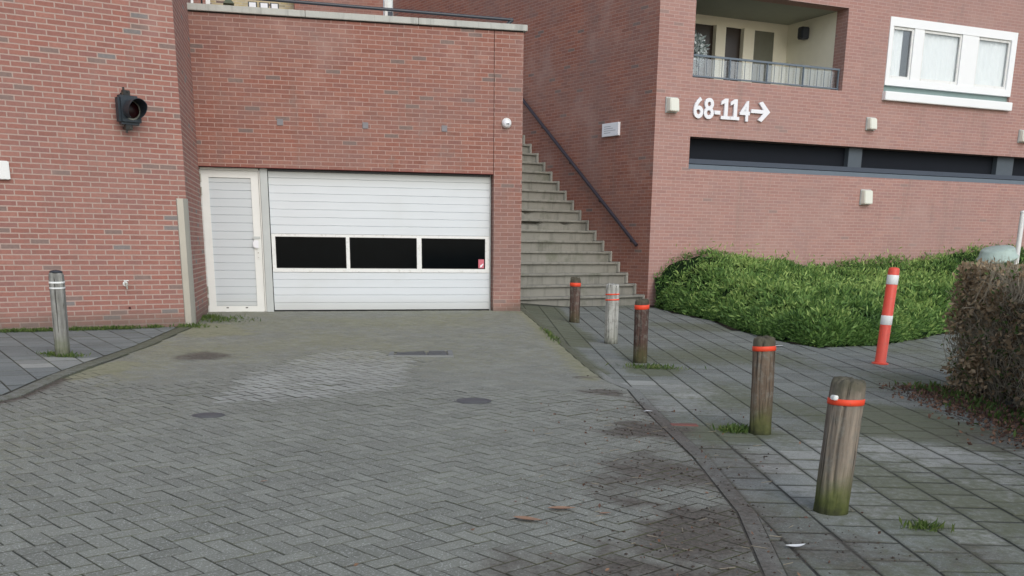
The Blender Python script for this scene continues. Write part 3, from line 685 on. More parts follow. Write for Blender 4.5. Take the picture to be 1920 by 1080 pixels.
# terrace railing behind the coping
tr_ = empty('terrace_railing', fr(G0, YG, 0, 0)+Vector((0, 0, 4.365)), YG, 'dark metal rail behind the concrete coping over the garage', 'railing')
MB().tube((-.3, .18, .18), (4.90, .18, .10), .024, 10).build('rail', M_dark, tr_)
MB().tube((4.90, .18, .10), (4.76, .20, .0), .024, 10).build('end_brace', M_dark, tr_)
for s_ in (.2,): MB().tube((s_, .30, .01), (s_, .19, .15-.015*s_), .012, 8).build('post', M_dark, tr_)

# ================================================================== APARTMENT BUILDING (stair side wall + street front)
ab = empty('apartment_building', S0, YR, 'large red brick apartment building on the right with recessed balcony and white window', 'building')
w3 = MB()
HB = [(.80, 4.51, 4.22, 5.78), (5.63, 9.36, 4.11, 5.73), (.82, 4.92, 2.53, 3.14), (5.41, 9.40, 2.60, 3.12), (9.92, 13.2, 2.62, 3.12)]
HB = [(.80, 4.51, 4.22, 5.78), (5.63, 9.36, 4.11, 5.73), (.82, 13.2, 2.55, 3.15)]
wall_mesh(w3, 0, 14, -.6, 9.5, .35, HB); build_raw(w3, 'street_wall', M_brickR, ab)
# side wall along the stairs
sw = MB(); c_, s_ = math.cos(YS-YR), math.sin(YS-YR); tx_, ty_ = math.cos(YS-YR-math.pi/2)*.3, math.sin(YS-YR-math.pi/2)*.3
LS = 10.62
q = [(0, 0), (c_*LS, s_*LS), (c_*LS+tx_, s_*LS+ty_), (tx_+.02, .33)]
sw.add([(x, y, -.6) for x, y in q]+[(x, y, 9.5) for x, y in q], [(0, 1, 2, 3), (4, 5, 6, 7), (0, 1, 5, 4), (1, 2, 6, 5), (2, 3, 7, 6), (3, 0, 4, 7)])
build_raw(sw, 'stair_wall', M_brickS, ab)
# ribbon opening
rb = MB().box(.822, 13.2, .30, .34, 2.55, 3.15).build('ventilation_band', M_plain('vent_dark', (.008, .011, .017), .7, .2), ab)
MB().box(.824, 13.1, .02, .14, 2.553, 2.64).build('sill', M_bluegrey, rb); MB().box(.824, 13.1, .10, .20, 2.66, 2.75).build('lower_rail', M_navy, rb)
for a, c in ((4.99, 5.36), (9.42, 9.95)): MB().box(a, c, .16, .29, 2.75, 3.148).build('post', M_plain('slate_post', (.085, .105, .125), .6, .3), rb)
# white window
wf = MB(); a, c, z0, z1 = 5.63, 9.36, 4.11, 5.73
wf.box(a, a+.10, -.02, .12, z0+.30, z1).box(c-.16, c, -.02, .12, z0+.30, z1).box(a+.10, c-.16, -.02, .12, z1-.17, z1).box(a+.10, c-.16, -.02, .12, z0+.30, z0+.44)
wf.box(6.33, 6.60, -.01, .11, z0+.44, z1-.17).box(7.72, 8.20, -.01, .11, z0+.44, z1-.17)
wo_ = wf.build('window', M_winw, ab)
MB().box(a-.02, c+.02, -.10, .14, z0-.005, z0+.17).build('sill', M_winw, wo_, .01)
MB().box(a, c, .06, .13, z0+.17, z0+.30).build('sill_gap', M_plain('teal_grey', (.22, .30, .29), .6, .3), wo_)
for p, q_ in ((5.73, 6.33), (6.60, 7.72), (8.20, 9.20)):
    MB().box(p, q_, .045, .055, z0+.44, z1-.17).build('pane', M_pane, wo_)
    MB().box(p+.001, p+.05, .015, .044, z0+.441, z1-.171).box(q_-.05, q_-.001, .015, .044, z0+.441, z1-.171).box(p+.05, q_-.05, .015, .044, z1-.225, z1-.171).box(p+.05, q_-.05, .015, .044, z0+.441, z0+.50).build('sash', M_white, wo_, .004)
cur = MB()
for k in range(120):
    x0 = 5.66+k*3.65/120; x1 = x0+3.65/120; ya, yb = .10+.008*math.sin(k*1.3), .10+.008*math.sin((k+1)*1.3)
    if 6.10 < x0 < 6.33: continue
    cur.add([(x0, ya, z0+.2), (x1, yb, z0+.2), (x1, yb, z1), (x0, ya, z1)], [(0, 1, 2, 3)])
cur.build('curtain', M_curtain, wo_)
MB().box(5.5, 9.5, .9, 1.0, 3.9, 6.0).build('room_back', M_plain('room', (.25, .28, .27), .9, .1), wo_)
# balcony recess
BD = 1.9
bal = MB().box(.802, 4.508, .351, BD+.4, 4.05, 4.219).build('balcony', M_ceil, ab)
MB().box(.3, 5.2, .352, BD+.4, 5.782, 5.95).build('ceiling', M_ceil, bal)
MB().box(4.512, 4.70, .352, BD+.4, 4.05, 5.78).build('side_partition', M_cream, bal)
MB().box(.40, .60, .352, BD+.4, 4.05, 5.78).build('left_partition', M_cream, bal)
bw = MB(); o6 = BD
bw.box(2.55, 2.80, o6-.10, o6+.08, 4.22, 5.60).box(3.27, 3.55, o6-.10, o6+.08, 4.22, 5.60).box(4.15, 4.511, o6, o6+.08, 4.22, 5.78).box(.6, 4.15, o6, o6+.08, 5.60, 5.78)
bw.build('back_wall', M_cream, bal)
MB().box(.6, 2.55, o6+.02, o6+.06, 4.22, 5.60).box(2.80, 3.27, o6+.02, o6+.06, 4.22, 5.60).build('dark_glazing', M_plain('brown_dark', (.035, .025, .02), .25, .5), bal)
MB().box(3.55, 4.15, o6+.01, o6+.05, 4.22, 5.599).build('door', M_plain('olive_door', (.16, .165, .13), .5, .3, var=.2), bal)
MB().box(4.30, 4.50, 1.15, 1.32, 5.38, 5.62).build('dark_spot', M_dark, bal, .02)  # dark block put in for the shadowy spot high in the recess
bl_ = MB().box(.805, 4.505, .10, .135, 4.62, 4.655).build('railing', M_bluegrey, ab)
MB().box(.805, 4.505, .10, .135, 4.255, 4.28).build('bottom_rail', M_bluegrey, bl_)
for k in range(5): s_ = .83+k*.912; MB().box(s_-.012, s_+.012, .10, .135, 4.222, 4.62).build('post', M_bluegrey, bl_)
for k in range(4):
    s_ = .83+k*.912; gpn = MB()
    for q_ in range(1, 5): gpn.box(s_+q_*.182-.004, s_+q_*.182+.004, .113, .122, 4.28, 4.62)
    gpn.build('baluster_panel', M_bluegrey, bl_)
MB().box(.83, 4.48, .155, .160, 4.27, 4.60).build('glass_panel', M_balg, bl_)

# back of the terrace
T0 = S0+Vector((math.cos(YS), math.sin(YS), 0))*10.7
tb = empty('rear_building', T0, YG, 'brick building beyond the terrace with a white framed glazed corner and yellow brick bay', 'building')
w4 = MB(); wall_mesh(w4, -9, -.22, 3.3, 10, .3, [(-4.75, -2.53, 3.6, 8.2)]); build_raw(w4, 'wall', M_brickS, tb)
MB().box(-4.78, -2.5, .62, .8, 3.3, 8.4).build('yellow_bay', M_brickY, tb)
MB().box(-4.76, -4.64, .05, .12, 3.6, 8.2).build('white_post', M_white, tb)
for a, c in ((-3.66, -3.49), (-3.37, -3.19), (-3.09, -2.93)):
    f_ = MB().box(a-.03, c+.03, .60, .615, 6.86, 7.13).build('window', M_dark, tb); MB().box(a, c, .585, .60, 6.88, 7.11).build('pane', M_letter, f_)  # panes coloured plain white for the bright reflections in the glass
MB().prism([(-4.32, 6.93), (-4.05, 6.93), (-4.12, 7.02), (-4.25, 7.02)], -.05, .61).build('wall_lamp', M_plain('moss_grey', (.12, .14, .10), .7, .2), tb)
MB().box(-.20, -.12, -.05, .10, 3.6, 9).box(.02, .06, -.05, .10, 3.6, 9).build('glazing_frame', M_white, tb)
MB().box(-.12, .02, .03, .06, 3.6, 7.0).build('dark_panel', M_navy, tb); MB().box(-.12, .02, .03, .06, 7.0, 9).build('pane', M_curtain, tb)
MB().box(-5.24, -5.12, -.05, .0, 3.6, 8).build('dark_post', M_black, tb); MB().box(-5.11, -5.05, -.05, .0, 3.6, 8).build('white_mullion', M_white, tb)

# ---- things on the apartment walls
def wall_lamp(p0, yaw, s, z, w_, h_, d_, lab, tilt=0):
    t = empty('wall_lamp', put(p0, yaw, s, z), yaw, lab, 'wall lamp', 'cream box lamps on the right facade')
    MB().box(-w_/2-.01, w_/2+.01, -.03, 0, -h_/2-.01, h_/2+.01).build('back_plate', M_jamb, t, .004)
    b = MB(); b.add([(-w_/2, -.03, -h_/2), (w_/2, -.03, -h_/2), (w_/2, -.03, h_/2), (-w_/2, -.03, h_/2), (-w_/2+.02, -d_, -h_/2+.01), (w_/2-.02, -d_, -h_/2+.01), (w_/2-.02, -d_+.03, h_/2-.02), (-w_/2+.02, -d_+.03, h_/2-.02)],
          [(0, 1, 5, 4), (1, 2, 6, 5), (2, 3, 7, 6), (3, 0, 4, 7), (4, 5, 6, 7), (0, 3, 2, 1)]).build('shade', M_lampm, t, .012)
wall_lamp(S0, YR, .34, 3.69, .24, .26, .16, 'cream box lamp by the building corner left of the white numbers')
wall_lamp(S0, YR, 5.35, 3.62, .22, .24, .14, 'small pale box lamp between the white window and the dark band')
wall_lamp(S0, YR, 5.40, 2.14, .26, .30, .15, 'pale box lamp below the dark band, above the green shrubs')
wall_lamp(S0, YR, 9.95, 3.60, .30, .26, .14, 'pale box lamp at the right edge of the picture above the dark band')
sg = empty('notice_sign', put(S0, YS, 1.30, 3.33), YS+math.pi, 'white notice plate with faint grey text lines on the stair side wall', 'sign')
MB().box(-.26, .26, -.055, 0, -.125, .125).build('plate', M_letter, sg, .004)
for k in range(4): MB().box(-.19, .10+.08*((k*7) % 3-1), -.057, -.0552, .055-.04*k, .067-.04*k).build('text_line', M_plain('grey_ink', (.45, .47, .5), .6, .2), sg)

# house numbers
hn = empty('house_number_sign', put(S0, YR, .84, 3.50), YR, 'white raised house numbers 68-114 with an arrow to the right on the brick front', 'sign')
def glyph(ch, x, size=.52, sx=.92):
    cu = bpy.data.curves.new('glyph', 'FONT'); cu.body = ch; cu.size = size; cu.extrude = .018; cu.offset = .011; cu.resolution_u = 6
    o = bpy.data.objects.new('tmp', cu); link(o); dg = bpy.context.evaluated_depsgraph_get(); dg.update()
    me = bpy.data.meshes.new_from_object(o.evaluated_get(dg)); bpy.data.objects.remove(o); me.materials.clear(); me.materials.append(M_letter)
    xs = [v.co.x for v in me.vertices]; zs = [v.co.y for v in me.vertices]; x0 = min(xs); wd = (max(xs)-x0)*sx
    for v in me.vertices: a_, b_, c2 = v.co; v.co = ((a_-x0)*sx, -.03-c2, b_)
    d = bpy.data.objects.new('hyphen' if ch == '-' else 'digit', me); link(d); d.parent = hn; d.location = (x, 0, 0); return wd
x = 0.0
for ch in '68-114':
    if ch == '1':
        MB().prism([(x, 0), (x+.215, 0), (x+.215, .06), (x+.155, .06), (x+.155, .382), (x+.085, .382), (x-.005, .325), (x-.005, .262), (x+.072, .295), (x+.072, .06), (x, .06)], -.048, -.012).build('digit', M_letter, hn); x += .225
    else: x += glyph(ch, x)+.02
ar = MB(); ax_ = x+.01
ar.prism([(ax_, .155), (ax_+.30, .155), (ax_+.18, .03), (ax_+.27, .0), (ax_+.47, .19), (ax_+.27, .38), (ax_+.18, .35), (ax_+.30, .225), (ax_, .225)], -.048, -.012).build('arrow', M_letter, hn)

# ================================================================== STAIRS
stc = empty('concrete_staircase', S0, YS, 'weathered grey concrete staircase between the garage and the apartment building', 'staircase')
# local x along the flight (upwards), local y to the left of that = towards the garage
Wd = 3.05
for n_ in range(1, 20):
    s_ = .27*n_-.179; z_ = .208*n_-.087; zl = z_-.215 if n_ > 1 else -.45
    b = MB(); y0, y1 = .055, Wd; NN = 46
    # profile strip with a worn, slightly uneven nosing; the ninth and tenth are broken
    vs = []; fs = []
    for k in range(NN+1):
        y = y0+(y1-y0)*k/NN; e = .006*(fbm(np.array(y*5.0), np.array(n_*3.1))-.5)
        br = 0
        if n_ == 9: br = .16*float(sstep(.45, .60, fbm(np.array(y*2.3+2), np.array(4.2))))*float(sstep(1.1, 1.5, y))
        if n_ == 8: br = .16*float(sstep(.40, .56, fbm(np.array(y*1.9+7), np.array(1.7))))*float(sstep(.35, .7, y))
        hb = .045+.05*float(fbm(np.array(y*6.0), np.array(9.0)))
        vs += [(s_+e+.04, y, zl), (s_+e+.04, y, z_-.055-hb*min(1, br*9)), (s_+e+.036+br, y, z_-.05), (s_+e*2-.012+br*.15, y, z_-.038), (s_+e*2-.014+br*.15, y, z_-.010), (s_+e*2-.004+br*.15, y, z_), (s_+.36, y, z_), (s_+.36, y, zl)]
    for k in range(NN):
        for q_ in range(8):
            a = 8*k+q_; c = 8*k+(q_+1) % 8; fs.append((a, c, c+8, a+8))
    fs += [tuple(range(8)), tuple(range(8*NN+7, 8*NN-1, -1))]
    b.add(vs, fs); b.build('step', M_step, stc)
    if n_ < 18: MB().box(s_-.030, s_+.24, .004, .052, zl+.01, z_+.012).build('step_cheek', M_stepcap, stc, .01)
hr = empty('handrail', S0, YS, 'dark sloping metal handrail fixed to the brick wall beside the stairs', 'handrail')
A_, B_ = (.29, .09, 1.085), (6.2, .09, 1.085+(6.2-.29)*.7587)
MB().tube(A_, B_, .036, 14).build('rail', M_rail, hr, smooth=False)
for k in range(6):
    s_ = .5+k*1.05; z_ = 1.085+(s_-.29)*.7587; MB().tube((s_, .09, z_-.02), (s_, .075, z_-.09), .010, 8).tube((s_, .075, z_-.09), (s_, 0, z_-.09), .010, 8).build('bracket', M_rail, hr)

# ================================================================== POSTS
def bollard(x, y, h, r, lean, bands, mat, label, sq=False, groove=None, cap=None):
    t = empty('wooden_bollard', (x, y, gzf(x, y)-.005), rng.random()*.5, label, 'bollard', 'wooden bollards along the driveway')
    ph = rng.random()*6
    def fn(tt, z):
        q_ = 1+.02*math.sin(3*tt+ph)+.015*math.sin(7*tt+z*5+ph)
        q_ -= .16*math.exp(-((tt-4.2+.25*math.sin(z*4))/.06)**2)*(z > .12)      # drying cracks
        q_ -= .10*math.exp(-((tt-5.15+.15*math.sin(z*7+ph))/.045)**2)*(z > .35); q_ -= .09*math.exp(-((tt-3.6-.2*math.sin(z*5+ph))/.045)**2)*(z < .55)
        q_ += .035*(float(fbm(np.array(tt*2.2+ph*5), np.array(z*5.0)))-.5)*2
        return q_
    if sq:
        def fn(tt, z):
            c2, s2 = abs(math.cos(tt)), abs(math.sin(tt)); return min(1/max(c2, s2, .05), 1.16)*.93
    prof = [(r*1.03, -.15), (r*1.02, .02), (r, .06), (r, .1)]+[(r, .1+(h-.15)*k/22) for k in range(1, 22)]+[(r*.985, h-.035), (r*.95, h-.015), (r*.86, h-.004), (r*.5, h+.002), (r*.15, h+.002)]
    zs = [p[1] for p in prof]
    b = MB(); b.lathe(prof, 72, fn=fn); o = b.build('post', mat, t, smooth=True)
    # uneven weathered top
    for v in o.data.vertices:
        if v.co.z > h-.05: v.co.z += .024*(float(fbm(np.array(v.co.x*34+ph*9), np.array(v.co.y*34)))-.5)*2
    for (z_, hh, m_) in bands:
        b = MB(); n3 = 40
        vs = []; fs = []
        for k in range(n3):
            tt = 2*math.pi*k/n3; f_ = fn(tt, z_) if sq else 1+.02*math.sin(3*tt+ph)
            for rr, zz in ((r*f_+.001, z_-hh/2), (r*f_+.005, z_-hh/2+.002), (r*f_+.005, z_+hh/2-.002), (r*f_+.001, z_+hh/2)): vs.append((rr*math.cos(tt), rr*math.sin(tt), zz+.003*math.sin(tt+ph)))
        for k in range(n3):
            for q_ in range(3): a = 4*k+q_; fs.append((a, 4*((k+1) % n3)+q_, 4*((k+1) % n3)+q_+1, a+1))
        b.add(vs, fs).build('band', m_, t, smooth=True)
    t.rotation_euler = (lean[1], lean[0], t.rotation_euler[2]); return t
WB = M_wood('wood_brown', (.115, .075, .062), .3, h=.70, seed=1); WB2 = M_wood('wood_brown_b', (.10, .062, .052), .55, h=.72, seed=4)
WW = M_wood('wood_white', (.46, .46, .42), .25, False, h=.77, seed=2); WG = M_wood('wood_tan', (.165, .125, .092), .85, h=.73, seed=3)
WG2 = M_wood('wood_tan_b', (.235, .20, .16), 1.0, h=.74, seed=5); WL = M_wood('wood_grey', (.27, .27, .25), .6, False, h=.86, seed=6)
bollard(.963, 16.9, .705, .082, (.0, .0), [(.60, .055, M_red)], WB, 'brown wooden bollard with one orange band, farthest one, before the stairs')
bollard(1.289, 14.03, .775, .088, (.0, 0), [(.645, .018, M_red), (.575, .018, M_red)], WW, 'whitish wooden bollard with two thin orange bands before the stairs')
bollard(1.457, 12.08, .715, .080, (-.01, 0), [(.635, .05, M_red)], WB2, 'dark brown wooden bollard with one orange band, right of the whitish one')
bollard(1.91, 7.95, .735, .083, (-.03, 0), [(.655, .036, M_red)], WG, 'tan and brown weathered bollard with orange band, second nearest to the viewer')
nb = bollard(1.79, 5.66, .745, .094, (.05, 0), [(.625, .034, M_red)], WG2, 'thick cracked bollard with orange band and green mossy foot, nearest to the viewer')
MB().box(-.115, -.085, -.05, -.01, .635, .66).build('reflector', M_wband, nb, .005)
bollard(-4.708, 10.92, .855, .072, (.02, 0), [(.755, .020, M_wband), (.70, .016, M_wband)], WL, 'grey wooden post with two white bands on the left pavement', sq=True)
for o in bpy.data.objects:
    if o.get('label', '').startswith('grey wooden post'):
        MB().lathe([(.062, .85), (.066, .858), (.05, .872), (.02, .878)], 20).build('cap', M_dark, o, smooth=True)
pt = empty('marker_post', (4.48, 12.8, gzf(4.48, 12.8)), 0, 'orange red plastic marker post with two white reflective bands on the pavement', 'marker post')
pt.rotation_euler = (0, R_(2.5), 0)
M_or = M_plain('orange_plastic', (.74, .085, .05), .4, .45, var=.08, dirt=(.55, .09, .06))
MB().lathe([(.072, -.02), (.072, .02), (.066, .03), (.066, 1.11), (.058, 1.135), (.02, 1.145)], 28).build('tube', M_or, pt, smooth=True)
for z_ in (1.0, .525):
    MB().lathe([(.067, z_-.055), (.069, z_-.052), (.069, z_+.052), (.067, z_+.055)], 28, captop=False).build('band', M_wband, pt, smooth=True)
MB().lathe([(.10, -.01), (.10, .012), (.075, .02)], 24).build('foot', M_or, pt)

# ================================================================== PLANTS
def leaf_object(name, pos, nrm, size, tone, mat, parent=None, ratio=.45, droop=.6, wid=None):
    """many small folded leaves: pos (n,3), nrm (n,3) outward direction"""
    n = len(pos); rd = rng.normal(size=(n, 3)); d = nrm*droop+rd*.8; d /= np.linalg.norm(d, axis=1)[:, None]
    r2 = rng.normal(size=(n, 3)); s = np.cross(d, r2); s /= np.linalg.norm(s, axis=1)[:, None]
    u = np.cross(s, d); L = size[:, None]; W = L*ratio*.5
    mid = pos+d*L*.5
    A = pos; B = mid+s*W+u*W*.25; C = pos+d*L; D = mid-s*W+u*W*.25
    V = np.stack([A, B, C, D], 1).reshape(-1, 3); F = (np.arange(n)[:, None]*4+np.array([[0, 1, 2, 3]]))
    me = bpy.data.meshes.new(name); me.from_pydata(V.tolist(), [], F.tolist()); me.update()
    a = me.attributes.new('tone', 'FLOAT', 'POINT'); a.data.foreach_set('value', np.repeat(np.clip(tone, 0, 1), 4).astype(np.float32))
    me.materials.append(mat); o = link(bpy.data.objects.new(name, me))
    if parent: o.parent = parent
    return o
# shrub bed: polygon between the path and the street wall
edge = [(2.78, 20.9), (3.05, 19.5), (3.45, 18.2), (3.55, 16.6), (3.78, 15.3), (4.2, 14.5), (5.14, 14.97), (6.2, 16.2), (7.3, 17.7), (9.5, 19.5), (12, 21.0)]
wl = [fr(S0, YR, s).to_2d()[:] for s in (12.5, .15)]
BED = edge+wl
TAB = np.array([(0, .74), (.6, .88), (1.6, 1.0), (2.3, .88), (2.9, .78), (3.8, .66), (4.6, .72), (5.3, .84), (7.5, .92), (8.6, 1.08), (9.4, 1.15), (12, 1.2)])
def bedh(x, y):
    s = (x-S0.x)*math.cos(YR)+(y-S0.y)*math.sin(YR); nn_ = (x-S0.x)*math.sin(YR)-(y-S0.y)*math.cos(YR)
    back = np.interp(s, TAB[:, 0], TAB[:, 1])-gz(x, y); d = dist_line(x, y, edge); k = np.clip(nn_/3.0, 0, 1)
    h = back*(1-k)+(.52+.10*fbm(x*.8, y*.8))*k+.30*(fbm(x*.9+3, y*.9)-.5)+.20*(fbm(x*3.5, y*3.5)-.5)
    return h*np.clip(d/.75, 0, 1)**.55
sb = empty('evergreen_shrub', (4.5, 18, gzf(4.5, 18)), 0, 'wide bed of low evergreen shrubs along the right building front', 'shrub')
X = rng.uniform(2.4, 14.5, 330000); Y = rng.uniform(14.2, 27, 330000); k = inpoly(X, Y, BED); X, Y = X[k], Y[k]
k = (X/Y < .62); X, Y = X[k], Y[k]
near = 1-np.clip((Y-15)/12, 0, .65); k = rng.random(len(X)) < near; X, Y = X[k], Y[k]
X, Y = X[:90000], Y[:90000]
hole = (fbm(X*4.5+3, Y*4.5) < .40) & (rng.random(len(X)) < .75); X, Y = X[~hole], Y[~hole]
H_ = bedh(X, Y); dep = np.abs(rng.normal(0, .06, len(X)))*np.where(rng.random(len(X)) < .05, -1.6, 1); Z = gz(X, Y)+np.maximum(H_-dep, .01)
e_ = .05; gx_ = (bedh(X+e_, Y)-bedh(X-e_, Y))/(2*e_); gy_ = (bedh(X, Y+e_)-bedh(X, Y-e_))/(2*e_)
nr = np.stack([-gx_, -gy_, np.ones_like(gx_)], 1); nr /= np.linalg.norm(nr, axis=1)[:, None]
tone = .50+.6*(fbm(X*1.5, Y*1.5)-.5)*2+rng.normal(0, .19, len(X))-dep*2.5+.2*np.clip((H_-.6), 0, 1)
pos = np.stack([X, Y, Z], 1)-np.array(sb.location)
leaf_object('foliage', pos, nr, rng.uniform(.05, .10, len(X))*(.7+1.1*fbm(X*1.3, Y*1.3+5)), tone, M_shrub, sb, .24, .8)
# sides of the bed (steep front) get extra leaves through the height
el = []; 
for (ax, ay), (bx, by) in zip(edge[:-3], edge[1:-2]):
    n_ = int(math.hypot(bx-ax, by-ay)*2600); t_ = rng.random(n_); off = rng.uniform(0, .30, n_)
    nx_, ny_ = -(by-ay), bx-ax; l_ = math.hypot(nx_, ny_); nx_, ny_ = nx_/l_, ny_/l_
    x_ = ax+(bx-ax)*t_+nx_*off; y_ = ay+(by-ay)*t_+ny_*off; h_ = bedh(x_, y_)*rng.random(n_)**.8
    el.append(np.stack([x_, y_, gz(x_, y_)+h_+.01, np.full(n_, -nx_), np.full(n_, -ny_), h_], 1))
el = np.concatenate(el)
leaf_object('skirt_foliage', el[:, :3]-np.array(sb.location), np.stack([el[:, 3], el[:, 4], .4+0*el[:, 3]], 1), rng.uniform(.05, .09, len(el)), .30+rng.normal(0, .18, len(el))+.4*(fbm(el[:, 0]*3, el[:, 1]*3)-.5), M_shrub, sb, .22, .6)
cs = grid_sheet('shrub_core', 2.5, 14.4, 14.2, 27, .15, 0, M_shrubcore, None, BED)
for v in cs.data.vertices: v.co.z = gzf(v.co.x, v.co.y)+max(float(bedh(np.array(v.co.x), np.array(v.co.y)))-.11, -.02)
cs.data.transform(Matrix.Translation(-Vector(sb.location))); cs.parent = sb; cs.name = 'dark_core'; del cs['kind']  # dark sheet below the leaves, coloured as the shade in their gaps
grid_sheet('planting_soil', 2.4, 14.6, 14, 27, .25, .012, M_soil, None, [(x-.03, y) for x, y in edge]+wl)
pb = tag(MB().lathe([(.02, 0), (.33, .02), (.36, .05), (.36, .08), (.335, .085), (.30, .22), (.27, .245), (.05, .25)], 28).build('plastic_tub', M_pale, None, smooth=True, loc=(9.05, 20.15, .86)), 'pale turquoise plastic tub lying upturned on the shrubs at the right', 'tub')
pb.rotation_euler = (R_(8), R_(-10), 0)
wp = empty('white_pole', (10.36, 22.2, gzf(10.36, 22.2)), 0, 'thin white pole standing at the right picture edge behind the hedge', 'pole')
MB().tube((0, 0, 0), (0, 0, 2.05), .05, 16).build('shaft', M_white, wp); MB().lathe([(.055, 2.05), (.06, 2.06), (.05, 2.09), (.01, 2.10)], 16).build('cap', M_white, wp)

# beech hedge on the right
hd = empty('beech_hedge', (5.2, 8, gzf(5.2, 8)), 0, 'bare brown beech hedge with withered leaves at the right edge', 'hedge')
def hedge_surf(n):
    P_ = []
    f = rng.random(n); tot = 7.4+1.3+6*1.3
    for k in range(n):
        a = f[k]*1.0
        if a < .42: y = rng.uniform(3.6, 10.75); z = rng.random()**.9*1.24; P_.append((4.52+.10*math.sin(y*2.1)-.12*math.sin(z*2.6), y, z, -1, -.2, .1))
        elif a < .66: x = rng.uniform(4.5, 6.6); z = rng.random()*1.24; P_.append((x, 10.80+.06*math.sin(x*5), z, 0, 1, .1)) if rng.random() < .35 else P_.append((4.5+.25*rng.random()**1.5, rng.uniform(10.2, 10.85), z, -.8, .4, .1))
        else: x = rng.uniform(4.45, 6.6); y = rng.uniform(3.6, 10.8); P_.append((x, y, 1.24+.04*math.sin(x*4+y*3), 0, 0, 1))
    return np.array(P_)
hp = hedge_surf(36000); inw = np.abs(rng.normal(0, .06, len(hp)))
lump = .10*(fbm(hp[:, 1]*1.7+hp[:, 2], hp[:, 2]*2.2+hp[:, 0])-.5)*2
hp[:, :3] -= hp[:, 3:]*(inw-lump)[:, None]
hp[:, 2] = np.maximum(hp[:, 2], .02)
clump = fbm(hp[:, 1]*2.6+hp[:, 2]*1.3, hp[:, 2]*3.1+hp[:, 0]*2)
keep = (clump > .53) | ((hp[:, 1] > 10.1) & (clump > .40)) | (rng.random(len(hp)) < .16)
keep &= ~((hp[:, 2] < .14) & (rng.random(len(hp)) < .7))
hq = hp[keep]
hz_ = gz(hq[:, 0], hq[:, 1])
posh = np.stack([hq[:, 0], hq[:, 1], hz_+hq[:, 2]], 1)-np.array(hd.location)
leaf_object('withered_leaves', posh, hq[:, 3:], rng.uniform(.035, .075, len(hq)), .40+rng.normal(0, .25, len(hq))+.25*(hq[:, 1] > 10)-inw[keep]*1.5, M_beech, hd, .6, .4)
gk_ = rng.random(len(hp)) < .10; gk_ &= hp[:, 2] > .1; hg = hp[gk_]
leaf_object('green_leaves', np.stack([hg[:, 0], hg[:, 1], gz(hg[:, 0], hg[:, 1])+hg[:, 2]], 1)-np.array(hd.location), hg[:, 3:], rng.uniform(.03, .06, len(hg)), rng.random(len(hg))*.6, M_grass, hd, .5, .5)
tw = MB(); V_ = []; F_ = []
hp2 = hedge_surf(15000); L_ = rng.uniform(.12, .34, len(hp2))
dd = hp2[:, 3:]*.55+rng.normal(0, .45, (len(hp2), 3))+np.array([0, 0, .75]); dd /= np.linalg.norm(dd, axis=1)[:, None]
st_ = hp2[:, :3]-hp2[:, 3:]*rng.uniform(.02, .20, len(hp2))[:, None]-dd*L_[:, None]*.6; st_[:, 2] = np.maximum(st_[:, 2], .01)
sd_ = np.cross(dd, rng.normal(size=dd.shape)); sd_ /= np.linalg.norm(sd_, axis=1)[:, None]; ud_ = np.cross(dd, sd_)
r_ = rng.uniform(.0018, .0045, len(hp2))[:, None]
zz = gz(st_[:, 0], st_[:, 1]); st_[:, 2] += zz; st_ -= np.array(hd.location); en = st_+dd*L_[:, None]
VV = np.stack([st_+sd_*r_, st_-sd_*r_*.5+ud_*r_*.87, st_-sd_*r_*.5-ud_*r_*.87, en+sd_*r_*.5, en-sd_*r_*.25+ud_*r_*.4, en-sd_*r_*.25-ud_*r_*.4], 1).reshape(-1, 3)
bb = np.arange(len(hp2))[:, None, None]*6; FF = (np.array([(0, 1, 4, 3), (1, 2, 5, 4), (2, 0, 3, 5)])[None]+bb).reshape(-1, 4)
me = bpy.data.meshes.new('twigs'); me.from_pydata(VV.tolist(), [], FF.tolist()); me.materials.append(M_twig); o = link(bpy.data.objects.new('twigs', me)); o.parent = hd
hc = MB(); nx2, nz2 = 40, 8
M_hcore = M_plain('hedge_core', (.075, .064, .048), .95, .05, var=.4, scale=20, bump=.8, bscale=40)
hc.box(-.50, 1.4, -4.4, 2.62, .10, 1.08).build('dark_filler', M_hcore, hd, .08)  # solid dark box in place of the hedge's shaded inside

# weeds, moss and litter
def blades(name, centres, n, spread, hmax, mat, lab):
    P_ = []
    for (cx, cy, sx, sy, a, wgt) in centres:
        m_ = int(n*wgt); u = rng.normal(0, sx, m_); v = rng.normal(0, sy, m_); P_.append(np.stack([cx+u*math.cos(a)-v*math.sin(a), cy+u*math.sin(a)+v*math.cos(a)], 1))
    P_ = np.concatenate(P_); zz = gz(P_[:, 0], P_[:, 1]); pos = np.column_stack([P_, zz])
    o = leaf_object(name, pos, np.tile([0, 0, 1.0], (len(pos), 1)), rng.uniform(.3, 1, len(pos))*hmax, rng.random(len(pos)), mat, None, .22, 1.2)
    o['kind'] = 'stuff'; tag(o, lab, 'weeds'); return o
wc = [(*fr(L0, YL, s, .10).to_2d()[:], .35, .05, YL, 1.0) for s in (-2.2, -1.75, -1.35)]+[(*fr(L0, YL, -1.0, .08).to_2d()[:], .15, .04, YL, .4), (*fr(L0, YL, -.55, .06).to_2d()[:], .06, .03, YL, .2), (-4.78, 10.98, .10, .05, 0, .35), (-4.66, 10.86, .08, .03, 0, .25)]
blades('grass_tufts', wc, 900, 0, .06, M_grass, 'short green grass and moss along the foot of the left wall')
wc2 = [(-4.55, 15.55, .12, .10, 0, .6), (-4.25, 15.2, .22, .25, 0, .5), (-4.36, 14.2, .12, .08, 0, .3), (.5, 14.4, .03, .4, .1, .2), (1.72, 7.98, .07, .05, 0, .35), (1.55, 11.6, .18, .06, 0, .3), (2.2, 5.35, .05, .03, 0, .15)]
